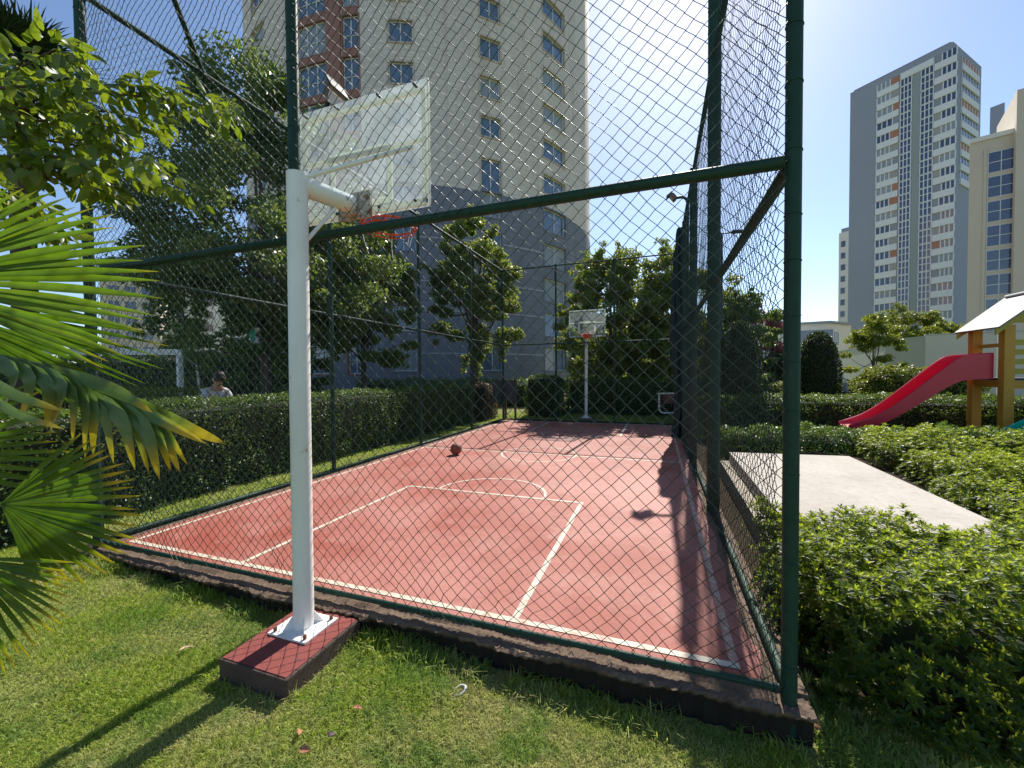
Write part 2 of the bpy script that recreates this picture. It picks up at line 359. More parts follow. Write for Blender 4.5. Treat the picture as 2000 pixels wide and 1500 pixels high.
def blades(n, x0, x1, y0, y1, L, W, keep=None):
    x = RNG.uniform(x0, x1, n); y = RNG.uniform(y0, y1, n)
    if keep is not None: q = keep(x, y); x, y = x[q], y[q]
    n = len(x); z = gh(x, y)+.012*wob(np.stack([x, y, x*0], 1), 2.5, 5); a = RNG.uniform(0, 6.28, n)
    P = np.stack([x, y, z-.004], 1); D = np.stack([np.cos(a), np.sin(a), 0*a], 1); S = np.stack([-np.sin(a), np.cos(a), 0*a], 1)*W*RNG.uniform(.7, 1.3, n)[:, None]/2
    tuft = 1+.45*wob(P, 3.1, 9)
    l = (L*RNG.uniform(.5, 1.4, n)*tuft)[:, None]; b = RNG.uniform(.3, 1.5, n)[:, None]; U = np.array([0, 0, 1.0])
    V = np.stack([P-S, P+S, P+U*l*.55+D*l*b*.25+S*.8, P+U*l*.55+D*l*b*.25-S*.8, P+U*l*(1-.3*b)+D*l*b*.8+S*.12, P+U*l*(1-.3*b)+D*l*b*.8-S*.12], 1)
    Fq = (np.arange(n)[:, None, None]*6+np.array([[0, 1, 2, 3], [3, 2, 4, 5]])[None]).reshape(-1, 4); return V.reshape(-1, 3), Fq
def near_keep(x, y):
    d = np.hypot(x-5.35, y+2.44); return ~((x > 2.76) & (x < 3.36) & (y > -.75)) & (RNG.uniform(size=len(x)) < np.clip((3.2/d)**1.6, .12, 1)) & ((x < 5.9+.9*np.clip(-y, 0, 1)) | (RNG.uniform(size=len(x)) < .25))
parts = [blades(45000, -6, -1.5, -4, -.1, .05, .009), blades(16000, 6.12, 9.5, -.12, .34, .05, .006), blades(4200, -.3, 6.05, -.26, -.07, .085, .0055, lambda x, y: wob(np.stack([x, y*.2, x*0], 1), 3.1, 18) > -.2), blades(900, 2.70, 3.42, -.80, -.12, .07, .005, lambda x, y: ~((x > 2.785) & (x < 3.355) & (y > -.735))), blades(340000, -1.5, 7.6, -2.0, -.10, .034, .0042, near_keep), blades(26000, -1.4, -.06, .0, 12, .05, .009), blades(9000, -.05, .17, .1, 11.4, .045, .006, lambda x, y: wob(np.stack([x, y, x*0], 1), 2.4, 3) > .05),
         blades(16000, -2, 6, 11.7, 14.5, .06, .012), blades(250, 6.05, 6.3, .2, 8, .05, .007), blades(2500, -.1, 6, -.16, -.02, .06, .006, lambda x, y: wob(np.stack([x, y, x*0], 1), 3.4, 8) > .25), blades(12000, 8, 14, 9, 24, .08, .03)]
off = 0; VV = []; FF = []
for v, f in parts: VV.append(v); FF.append(f+off); off += len(v)
tag(npmesh('grass', np.concatenate(VV), np.concatenate(FF), M_grass), 'short green lawn grass with dry straw patches', 'grass', kind='stuff')

# ------------------------------------------------------------------ court slab, surface, markings
def rough_slab():
    V = []; Fq = []; n = 520
    xs = np.linspace(-.16, 6.10, n); prof = [(.10, -.45), (.095, -.15), (.085, -.085), (.06, -.055), (.05, -.035), (.07, -.028), (.095, -.03), (.12, -.024), (.15, -.028), (.19, -.022), (.24, -.012)]
    for x in xs:
        for k, (dy, z) in enumerate(prof):
            q = np.array([[x, k*.13, 0]]); q2 = np.array([[x, k*1.7, 0]]); j = (.022*wob(q*np.array([1, .2, 1]), 4.3, 3)[0]+.014*wob(q, 17, 4)[0]+.006*wob(q2, 60, 14)[0])*(k < 6); jz = (.006*wob(q, 6, 6)[0]+.006*wob(q2, 33, 7)[0]+.004*wob(q2, 80, 17)[0])*(2 <= k <= 9)
            V.append((x, -.17+dy+.03*(x > 3.4)+j+.04*np.clip(1.5-x, 0, 1.5)/1.5, z+jz))
    m_ = len(prof)
    for i in range(n-1):
        for k in range(m_-1): Fq.append((i*m_+k, (i+1)*m_+k, (i+1)*m_+k+1, i*m_+k+1))
    b = MB(); b.add(V, Fq); b.box((-.12, .05, -.4), (6.10, 11.72, -.006)); return b
struct(rough_slab().build('court_kerb', M_kerb_shade, None))
k_ = MB()
def strip_grid(b, x0, x1, y0, y1, z, nx=40, ny=80):
    X = np.linspace(x0, x1, nx); Y = np.linspace(y0, y1, ny)
    V = [(x+(.03*wob(np.array([[x*3, y, 0]]), 6, 2)[0] if x in (X[0], X[-1]) else 0), y, z) for x in X for y in Y]
    b.add(V, [(i*ny+j, (i+1)*ny+j, (i+1)*ny+j+1, i*ny+j+1) for i in range(nx-1) for j in range(ny-1)])
strip_grid(k_, .14, 5.90, .055, 11.55, 0)
court = struct(k_.build('court', M_court))
b = MB(); LW = .05; z = .004
def ln(x0, y0, x1, y1): b.poly([(x0, y0, z), (x1, y0, z), (x1, y1, z), (x0, y1, z)])
ln(.22, .13, 5.8, .18); ln(.22, .18, .27, 11.38); ln(.22, 11.38, 5.8, 11.43); ln(.27, 5.76, 5.75, 5.81)
for s, y0 in ((1, .18), (-1, 11.38)):
    ya, yb = sorted((y0, y0+s*2.62)); ln(1.78, ya, 1.83, yb); ln(4.40, ya, 4.45, yb); y1 = y0+s*2.62
    a_, b_ = sorted((y1, y1+s*.05)); ln(1.78, a_, 4.45, b_)
def arc(cx, cy, r, a0, a1, zz=None, n=40):
    zq = z if zz is None else zz
    for i in range(n):
        t0 = a0+(a1-a0)*i/n; t1 = a0+(a1-a0)*(i+1)/n
        b.poly([(cx+(r+d)*math.cos(t), cy+(r+d)*math.sin(t), zq) for t, d in ((t0, -.02), (t0, .02), (t1, .02), (t1, -.02))])
arc(3.1, 2.85, .8, .02, math.pi-.02); arc(3.1, 8.71, .8, math.pi+.02, 2*math.pi-.02); arc(3.0, 5.785, .78, .035, math.pi-.035); arc(3.0, 5.785, .78, math.pi+.035, 2*math.pi-.035)
struct(b.build('line_marking', M_line, court)); b = MB(); ln(5.75, .18, 5.8, 11.38); struct(b.build('line_marking', mk_line(.35), court))

# ------------------------------------------------------------------ the wire cage: four fence runs
def chain(name, O, eu, ew, U, H, parent, p=.048, r=.0019, seed=1, v0=.02, lowk=1.3):
    O = np.array(O, float); eu = np.array(eu, float); ew = np.array(ew, float); ev = np.array([0, 0, 1.0])
    nw = int(U/p); nr = int(H/p)+1; i = np.arange(nw)[:, None]; j = np.arange(nr)[None, :]; sd = (i+j) % 2
    u = (i+sd)*p*(U/(nw*p)); v = j*p+v0+0*i; ww = (sd*2-1)*.0022
    q = np.stack([u, v, 0*u], -1).reshape(-1, 3); edge = np.clip(np.minimum(u, U-u)/.3, 0, 1)
    du = (.012*wob(q, 1.3, seed)+.006*wob(q, 6, seed+1)+.0025*wob(q, 40, seed+7)).reshape(u.shape)*edge; dv = (.010*wob(q, 1.6, seed+2)+.005*wob(q, 7, seed+3)+.0025*wob(q, 41, seed+8)).reshape(u.shape); dw = (.022*wob(q, 1.2, seed+4)+.006*wob(q, 5, seed+5)).reshape(u.shape)*edge
    low = np.clip(1-(v-v0)/.35, 0, 1); dw = dw*(1+lowk*low); du = du*(1+lowk*low)
    P = O+(u+du)[..., None]*eu+(v+dv)[..., None]*ev+(ww+dw)[..., None]*ew
    ring = [P+r*(1.25*math.cos(a)*eu+math.sin(a)*ew) for a in (math.pi/2, math.pi/2+2.094, math.pi/2+4.189)]
    V = np.stack(ring, 2); base = (np.arange(nw)[:, None]*nr+np.arange(nr-1)[None, :])*3
    Fq = np.stack([np.stack([base+k, base+(k+1) % 3, base+3+(k+1) % 3, base+3+k], -1) for k in range(3)], -2).reshape(-1, 4)
    return npmesh(name, V.reshape(-1, 3), Fq, M_wire, parent, True)
TOP, MID, LEN, WID = 5.52, 2.757, 11.58, 6.0
YP = [3.05, 6.0, 8.85]; YL = [3.2, 6.0, 8.85]
def post(parent, x, y, r, z0, z1=TOP, ties=True, lean=0):
    b = MB(); b.tube([(x, y, z0), (x+lean*.5, y, (z0+z1)/2), (x+lean, y, z1)], r, 16); b.tube([(x+lean, y, z1), (x+lean, y, z1+.02)], [r*1.06, r*.7], 16)
    if ties:
        zz = z0+.3
        while zz < z1-.1:
            zz += random.uniform(.22, .34); t = (zz-z0)/(z1-z0)*lean; b.torus((x+t, y, zz), r+.0015, .0022, (1, 0, random.uniform(-.12, .12)), (0, 1, random.uniform(-.12, .12)), 20, 5)
    return b.build('post', M_green, parent, True)
def rail(parent, a, c, r): return MB().tube([a, (np.array(a)+np.array(c))/2+np.array([0, 0, -.006]), c], r, 12).build('rail', M_green, parent, True)
def plate(parent, x, y, z): return MB().box((x-.09, y-.09, z), (x+.09, y+.09, z+.012)).build('base_plate', M_green, parent)
fn = thing('chain_link_fence', 'tall green chain link fence across the near end, directly behind the white hoop pole', 'fence', (3, 0, -.03), 'fence runs of the court cage')
post(fn, 0, 0, .044, -.35, lean=-.02); post(fn, 2.71, 0.0, .042, -.05); post(fn, 6, 0, .0375, -.4)
rail(fn, (.04, 0, .035), (5.955, 0, .035), .019); rail(fn, (.03, 0, MID), (5.955, 0, MID), .033); rail(fn, (.03, 0, TOP-.04), (5.955, 0, TOP-.04), .036)
chain('wire_mesh', (.03, -.03, 0), (1, 0, 0), (0, -1, 0), 5.94, 5.46, fn, r=.0026, seed=21, lowk=2.2)
fl_ = thing('chain_link_fence', 'green chain link fence on the left side between the court and the long dark hedge', 'fence', (0, 6, -.03), 'fence runs of the court cage')
for y in YL: post(fl_, 0, y, .036, -.2, ties=False)
for zz, r_ in ((.035, .03), (MID, .027), (TOP-.04, .03)): rail(fl_, (0, .045, zz), (0, LEN-.04, zz), r_)
MB().tube([(.03, 1.12, TOP-.03), (1.1, .04, TOP-.03)], .028, 10).build('corner_brace', M_green, fl_, True)
chain('wire_mesh', (.035, .05, 0), (0, 1, 0), (1, 0, 0), LEN-.1, 5.46, fl_, r=.0022, seed=31, lowk=2.5)
fr = thing('chain_link_fence', 'dark chain link fence on the right side beside the pale concrete slab', 'fence', (6, 6, -.03), 'fence runs of the court cage')
for y, r_, zt_ in zip(YP, (.074, .068, .05), (6.7, TOP, TOP)): post(fr, 6, y, r_, -.3, zt_)
for zz, r_ in ((.035, .028), (MID, .036), (TOP-.04, .034)): rail(fr, (6, .05, zz), (6, LEN-.04, zz), r_)
chain('wire_mesh', (6-.05, .05, 0), (0, 1, 0), (-1, 0, 0), LEN-.1, 5.46, fr, r=.0022, seed=41)
ff = thing('chain_link_fence', 'green chain link fence across the far end behind the far hoop', 'fence', (3, LEN, -.03), 'fence runs of the court cage')
for x in (0, 2.0, 4.0, 6): post(ff, x, LEN, .038, -.1, ties=False)
for zz in (.035, MID, TOP-.04): rail(ff, (.03, LEN, zz), (5.97, LEN, zz), .024)
chain('wire_mesh', (.03, LEN+.03, 0), (1, 0, 0), (0, 1, 0), 5.94, 5.46, ff, r=.0022, seed=51)

# ------------------------------------------------------------------ hoops
def acrylic(nm='clouded_acrylic', a0=.09, a1=.26):
    k = NT(nm); f = k.noise(3.5, 6, .7); tr = k.n('BsdfTransparent'); tr.inputs[0].default_value = (.90, .96, .97, 1)
    d = k.bsdf((.80, .85, .86), .25, 0, .6); t = k.n('BsdfTranslucent'); t.inputs[0].default_value = (.85, .92, .95, 1)
    a = k.n('MixShader'); a.inputs[0].default_value = .6; k.l(d.outputs[0], a.inputs[1]); k.l(t.outputs[0], a.inputs[2])
    mx = k.n('MixShader'); k.l(k.ramp(f, [(.3, (a0,)*3), (.7, (a1,)*3)]), mx.inputs[0]); k.l(tr.outputs[0], mx.inputs[1]); k.l(a.outputs[0], mx.inputs[2]); return k.done(mx)
M_acr = acrylic(); M_acr2 = acrylic('clear_acrylic', .05, .14)
def board_line():
    k = NT('board_line_paint'); d = k.bsdf((.80, .80, .74), .4); t = k.n('BsdfTranslucent'); t.inputs[0].default_value = (.86, .86, .76, 1); ms = k.n('MixShader'); ms.inputs[0].default_value = .5
    k.l(d.outputs[0], ms.inputs[1]); k.l(t.outputs[0], ms.inputs[2]); return k.done(ms)
M_bline = board_line()
M_rustw = paint('rust_stained_white', (.60, .52, .44), .6, 0, .2, 14, .2, .5, ('', (.26, .12, .07), 16, .52)); M_cream = paint('cream_target_paint', (.72, .68, .50), .5, 0, .1, 9)
M_net = paint('white_net_cord', (.75, .74, .70), .8)
def hoop(label, x, y, s, z0, near):
    """basketball hoop: pole at (x, y), s = +1 when the board looks towards +Y from this pole"""
    t = thing('basketball_hoop', label, 'hoop', (x, y, z0), 'hoops of the court')
    def P(a, d, z): return (x+a, y+s*d, z)
    b = MB(); b.tube([P(0, 0, z0), P(.01, 0, 1.5), P(.025, 0, 3.055)], .066 if near else .055, 24)
    b.build('pole', M_white, t, True)
    b = MB(); b.box((x-.165, y-.145, z0), (x+.165, y+.145, z0+.012))
    for a in (0, math.pi/2, math.pi, 1.5*math.pi):
        c, q = math.cos(a+.78), math.sin(a+.78)
        b.prism([(x+c*.064, y+q*.064, z0+.012), (x+c*.125, y+q*.125, z0+.012), (x+c*.064, y+q*.064, z0+.10)], (-q*.008, c*.008, 0))
    bp = b.build('base_plate', M_white, t)
    for sx in (-.13, .13):
        for sy in (-.115, .115): MB().tube([(x+sx, y+sy, z0+.012), (x+sx, y+sy, z0+.04)], .012, 6).build('anchor_bolt', M_rust, bp)
    bx, by, bz0, bh, bw = .125, .50, 2.93, .92, 1.24    # board centre offset, distance, bottom, height, width
    b = MB(); b.tube([P(.03, .03, 2.99), P(bx, by-.10, 2.99)], .068 if near else .05, 20); b.build('arm', M_white, t, True)
    b = MB(); b.obox(P(bx, by-.06, 2.99), (1, 0, 0), (0, 1, 0), (0, 0, 1), .15, .012, .10)
    b.obox(P(bx, by-.09, 2.92), (1, 0, 0), (0, 1, 0), (0, 0, 1), .07, .03, .012); b.build('mounting_plate', M_rustw if near else M_orange, t)
    b = MB()
    for sx in (-1, 1): b.tube([P(.03, .02, 3.03), P(bx+sx*.50, by-.03, 3.36)], .016, 10); (b.tube([P(.03, .04, 2.60), P(.09, by-.22, 2.93)], .014, 10) if sx > 0 else None)
    b.build('brace', M_white, t, True)
    L, Rr, B, T = bx-bw/2, bx+bw/2, bz0, bz0+bh
    def ob(mb, a0, a1, d0, d1, q0, q1): lo = P(a0, d0, q0); hi = P(a1, d1, q1); mb.box([min(i, j) for i, j in zip(lo, hi)], [max(i, j) for i, j in zip(lo, hi)])
    b = MB(); ob(b, L, Rr, by, by+.012, B, T); bd = b.build('backboard', M_acr if near else M_acr2, t)
    b = MB(); i = .075 if near else .0; fwid = .03
    ob(b, L+i, Rr-.012, by-.028, by-.002, T-i-fwid, T-i); ob(b, L+i, L+i+fwid, by-.026, by-.003, B+.02, T-i-fwid); ob(b, Rr-.012-fwid, Rr-.012, by-.026, by-.003, B+.02, T-i-fwid); ob(b, L+i, Rr-.012, by-.029, by-.003, B, B+.02+fwid)
    ob(b, L+i+fwid, Rr-.012-fwid, by-.024, by-.004, B+.46, B+.46+fwid); ob(b, Rr-.003, Rr+.003, by-.004, by+.016, B, T)
    b.build('backboard_frame', M_bline, bd)
    b = MB(); a0, a1, q0, q1 = bx-.295, bx+.295, B+.08, B+.53
    for u0, u1, v0, v1 in ((a0, a1, q0, q0+.05), (a0, a1, q1-.05, q1), (a0, a0+.05, q0+.05, q1-.05), (a1-.05, a1, q0+.05, q1-.05)): ob(b, u0, u1, by+.0125, by+.0145, v0, v1)
    b.build('target_rectangle', M_bline, bd)
    for u in (-.52, -.2, .2, .52):
        for q in (B+.04, T-.04): MB().tube([P(bx+u, by-.036, q), P(bx+u, by+.022, q)], .011, 6).build('bolt', M_dark, bd)
    rc = P(bx, by+.36, 2.985); b = MB(); b.torus(rc, .225, .010, (1, 0, 0), (0, 1, 0), 44, 8); b.torus((rc[0], rc[1], rc[2]-.035), .222, .006, (1, 0, 0), (0, 1, 0), 44, 6)
    for k in range(12):
        a = k*math.pi/6; b.torus((rc[0]+.225*math.cos(a), rc[1]+.225*math.sin(a), rc[2]-.018), .016, .003, (math.cos(a), math.sin(a), 0), (0, 0, 1), 12, 5)
    for sx in (-.07, .07): b.tube([P(bx+sx, by+.012, 2.985), P(bx+sx, by+.36-.215, 2.985)], .011, 8)
    ob(b, bx-.09, bx+.09, by+.015, by+.03, 2.93, 3.07); b.build('ring', M_orange, t, True)
    if near:
        for k, ln_ in zip(range(12), (.16, .0, .12, .0, .2, .0, .0, .22, .0, .0, .08, .0)):
            if not ln_: continue
            a = k*math.pi/6; q = np.array([rc[0]+.225*math.cos(a), rc[1]+.225*math.sin(a), rc[2]-.03])
            MB().tube([q, q+np.array([-.02*math.cos(a), -.02*math.sin(a), -ln_*.5]), q+np.array([-.05*math.cos(a)+.01, -.04*math.sin(a), -ln_])], .0035, 5).build('net_strand', M_net, t)
    return t
hoop('white basketball hoop with a clear backboard, bolted to the red block on the lawn', 3.04, -.31, 1, -.05, True)
hoop('small distant basketball hoop with a red bracket at the far end of the court', 2.98, LEN+.42, -1, .12, False)
b = MB(); b.box((2.795, -.725, -.42), (3.345, -.10, -.055), bev=.012)
pb = thing('concrete_plinth', 'red painted concrete block sticking out of the lawn under the hoop pole', 'plinth', (3.07, -.42, -.2)); b.build('block', mk_conc('shade_darkened_block', (.075, .05, .04), (.12, .075, .06), (.03, .024, .02), 6), pb)  # block sides coloured dark for the shade that falls on them
b = MB(); b.poly([(2.81, -.71, -.051), (3.33, -.71, -.051), (3.33, -.12, -.051), (2.81, -.12, -.051)]); b.build('painted_top', M_plinth, pb)
b = MB(); b.box((2.73, LEN+.2, -.1), (3.23, LEN+.7, .12), bev=.01); tag(b.build('concrete_plinth', M_kerb), 'low dark concrete footing under the far hoop pole', 'plinth')
# ------------------------------------------------------------------ round apartment tower
def tower():
    global RNG
    C0 = np.array([-18.46, 37.93]); RAD = 17.4
    t = thing('apartment_tower', 'round beige apartment tower with a dark grey base and a brown window bay', 'apartment tower', (C0[0], C0[1], -.2))
    def hit(px, py=727):
        d = FW+RT*(px-1000)/F+UP*(750-py)/F; h = np.hypot(d[0], d[1]); u = d[:2]/h; o = CP[:2]-C0
        b = o @ u; s = -b-math.sqrt(max(0, b*b-(o @ o-RAD*RAD))); p = o+u*s; return math.atan2(p[1], p[0]), CP[2]+d[2]/h*s
    th = lambda px: hit(px)[0]
    def pt(a, r, z): return (C0[0]+(RAD+r)*math.cos(a), C0[1]+(RAD+r)*math.sin(a), z)
    zc = hit(790, 163)[1]; pitch = (hit(790, 82)[1]-zc); ZG = hit(845, 362)[1]
    cols = [('n', 508, 530, 1.35), ('b', 594, 649, 2.25), ('b', 681, 711, 2.25), ('n', 768, 815, 1.45), ('n', 944, 982, 1.45), ('n', 1064, 1105, 1.45)]
    wins = []
    for kind, p0, p1, hgt in cols:
        a0, a1 = sorted((th(p0), th(p1)))
        for k in range(-7, 4):
            z0 = zc+k*pitch; hh = hgt
            if z0 < .2: continue
            if kind == 'b': z0 -= .35
            if z0 < ZG and p0 > 760: hh = 1.8; z0 -= .2
            if p0 == 944 and abs(z0-ZG) < 1.6 and z0 > ZG-.3: hh = 2.3; z0 = ZG+.15
            wins.append((a0, a1, z0, z0+hh, kind))
    # the wall: a grid of cells with the window cells left out
    ths = sorted(set([round(x, 6) for wd in wins for x in wd[:2]]+[round(-math.pi+i*math.pi/60, 6) for i in range(121)]))
    ths = [a for i, a in enumerate(ths) if i == 0 or a-ths[i-1] > 1e-5]
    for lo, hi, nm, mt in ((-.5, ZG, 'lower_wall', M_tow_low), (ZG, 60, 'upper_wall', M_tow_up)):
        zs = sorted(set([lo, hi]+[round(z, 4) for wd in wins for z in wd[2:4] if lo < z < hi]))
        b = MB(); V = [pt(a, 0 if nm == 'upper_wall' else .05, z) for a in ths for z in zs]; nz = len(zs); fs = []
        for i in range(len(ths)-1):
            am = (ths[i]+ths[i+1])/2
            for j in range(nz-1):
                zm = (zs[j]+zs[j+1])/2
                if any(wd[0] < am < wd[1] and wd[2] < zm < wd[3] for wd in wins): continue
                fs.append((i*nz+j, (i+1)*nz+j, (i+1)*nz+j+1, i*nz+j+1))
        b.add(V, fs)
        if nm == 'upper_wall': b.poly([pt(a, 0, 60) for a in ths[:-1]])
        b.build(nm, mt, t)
    def patch(b, a0, a1, z0, z1, r0, r1, n=2):
        A = [a0+(a1-a0)*i/n for i in range(n+1)]; V = []
        for a in A: V += [pt(a, r0, z0), pt(a, r0, z1), pt(a, r1, z0), pt(a, r1, z1)]
        fs = []
        for i in range(n): q = 4*i; fs += [(q+2, q+6, q+7, q+3), (q, q+2, q+6, q+4), (q+1, q+5, q+7, q+3)]
        fs += [(0, 1, 3, 2), (4*n, 4*n+2, 4*n+3, 4*n+1)]; b.add(V, fs)
    for a0, a1, z0, z1, kind in wins:
        low = z0 < ZG; da = .06/RAD; D = -.20
        b = MB()
        patch(b, a0, a0+da, z0, z1, D, D+.07, 1); patch(b, a1-da, a1, z0, z1, D, D+.07, 1); patch(b, a0+da, a1-da, z0, z0+.06, D, D+.07); patch(b, a0+da, a1-da, z1-.06, z1, D, D+.07)
        nm_ = 3 if kind == 'b' and a1-a0 > .085 else 2
        for q in range(1, nm_): c = a0+(a1-a0)*q/nm_; patch(b, c-da*.6, c+da*.6, z0+.06, z1-.06, D, D+.065, 1)
        if kind == 'b': patch(b, a0+da, a1-da, z0+.95, z0+1.0, D, D+.062)
        wf = b.build('window', M_frame, t)
        b = MB(); patch(b, a0, a1, z0, z1, D-.05, D+.012); b.build('pane', M_glass_t if RNG.uniform() < .7 else M_blind, wf)
        b = MB()     # reveals and a thin surround
        for (q0, q1) in ((a0-.12/RAD, a0-.001/RAD), (a1+.001/RAD, a1+.12/RAD)): patch(b, q0, q1, z0-.1, z1+.12, -.24, .035 if not low else .08, 1)
        patch(b, a0, a1, z0-.1, z0-.003, -.24, .06 if not low else .1); patch(b, a0, a1, z1+.003, z1+.12, -.24, .05 if not low else .09)
        b.build('surround', M_bayred if kind == 'b' else (M_tow_low if low else M_tow_trim), wf)
    a0, a1 = sorted((th(649), th(681))); b = MB(); patch(b, a0+.13/RAD, a1-.13/RAD, ZG, 60, 0, .12, 4); b.build('brown_pilaster', M_bayred, t)
    for p0, p1 in ((594, 649), (681, 711)):
        a0, a1 = sorted((th(p0), th(p1)))
        zz = [wd for wd in wins if abs(wd[0]-a0) < 1e-6 and wd[2] > ZG-1]; zz.sort(key=lambda q: q[2])
        for q, r_ in zip(zz[:-1], zz[1:]): b = MB(); patch(b, a0, a1, q[3]+.125, r_[2]-.105, .002, .05); b.build('brown_spandrel', M_bayred, t)
    for py in (692, 610, 553, 470):
        z = hit(900, py)[1]; b = MB(); q0, q1 = -2.9, -.1
        segs = sorted([(wd[0]-.13/RAD, wd[1]+.13/RAD) for wd in wins if wd[2]-.15 < z < wd[3]+.15]); cur = q0
        for s0, s1 in segs+[(q1, q1)]:
            if s0 > cur+.004: b = MB(); patch(b, cur, s0, z, z+.10, .04, .09, max(2, int((s0-cur)*30))); b.build('floor_band', M_tow_band, t)
            cur = max(cur, s1)
    return t
def mk_tow(name, c, sc, off=.5):
    k = NT(name); tc = k.coord(); sp = k.n('SeparateXYZ'); k.l(tc, sp.inputs[0]); at2 = k.n('Math', operation='ARCTAN2'); k.l(sp.outputs[1], at2.inputs[0]); k.l(sp.outputs[0], at2.inputs[1])
    mu = k.n('Math', operation='MULTIPLY'); mu.inputs[1].default_value = 17.4; k.l(at2.outputs[0], mu.inputs[0]); cb = k.n('CombineXYZ'); k.l(mu.outputs[0], cb.inputs[0]); k.l(sp.outputs[2], cb.inputs[1])
    br = k.n('TexBrick'); k.l(cb.outputs[0], br.inputs['Vector']); br.inputs['Scale'].default_value = 1; br.inputs['Brick Width'].default_value = 1.25; br.inputs['Row Height'].default_value = .42; br.inputs['Mortar Size'].default_value = .012
    br.inputs['Color1'].default_value = (*c, 1); br.inputs['Color2'].default_value = (*[x*.9 for x in c], 1); br.inputs['Mortar'].default_value = (*[x*.6 for x in c], 1)
    f = k.noise(.25, 5); st = k.noise(1.0, 6, .7, k.coord('Object', (1.1, 1.1, .06))); cc = k.mix(br.outputs[0], k.mix(br.outputs[0], (.82, .8, .8), 1, 'MULTIPLY'), f); cc = k.mix(cc, k.mix(cc, (.80, .78, .77), 1, 'MULTIPLY'), k.ramp(st, [(.5, (0, 0, 0)), (.72, (1, 1, 1))])); return k.done(k.bsdf(cc, .8, 0, .3))
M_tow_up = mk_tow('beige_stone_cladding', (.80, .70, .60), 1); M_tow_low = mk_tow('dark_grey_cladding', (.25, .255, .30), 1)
M_tow_trim = paint('beige_trim', (.55, .45, .35), .7, 0, .1, 3); M_tow_band = paint('pale_band_paint', (.42, .42, .44), .7, 0, .1, 3); M_bayred = paint('brown_red_cladding', (.33, .15, .11), .7, 0, .15, 3)
def glass_like(name, c, r): k = NT(name); f = k.noise(.6, 3); return k.done(k.bsdf(k.mix(c, tuple(x*2.2 for x in c), f), r, 0, 1.0))
M_glass_t = glass_like('blue_window_glass', (.07, .10, .15), .08); M_blind = paint('pale_window_blind', (.30, .33, .36), .5, 0, .3, .8)
tower()

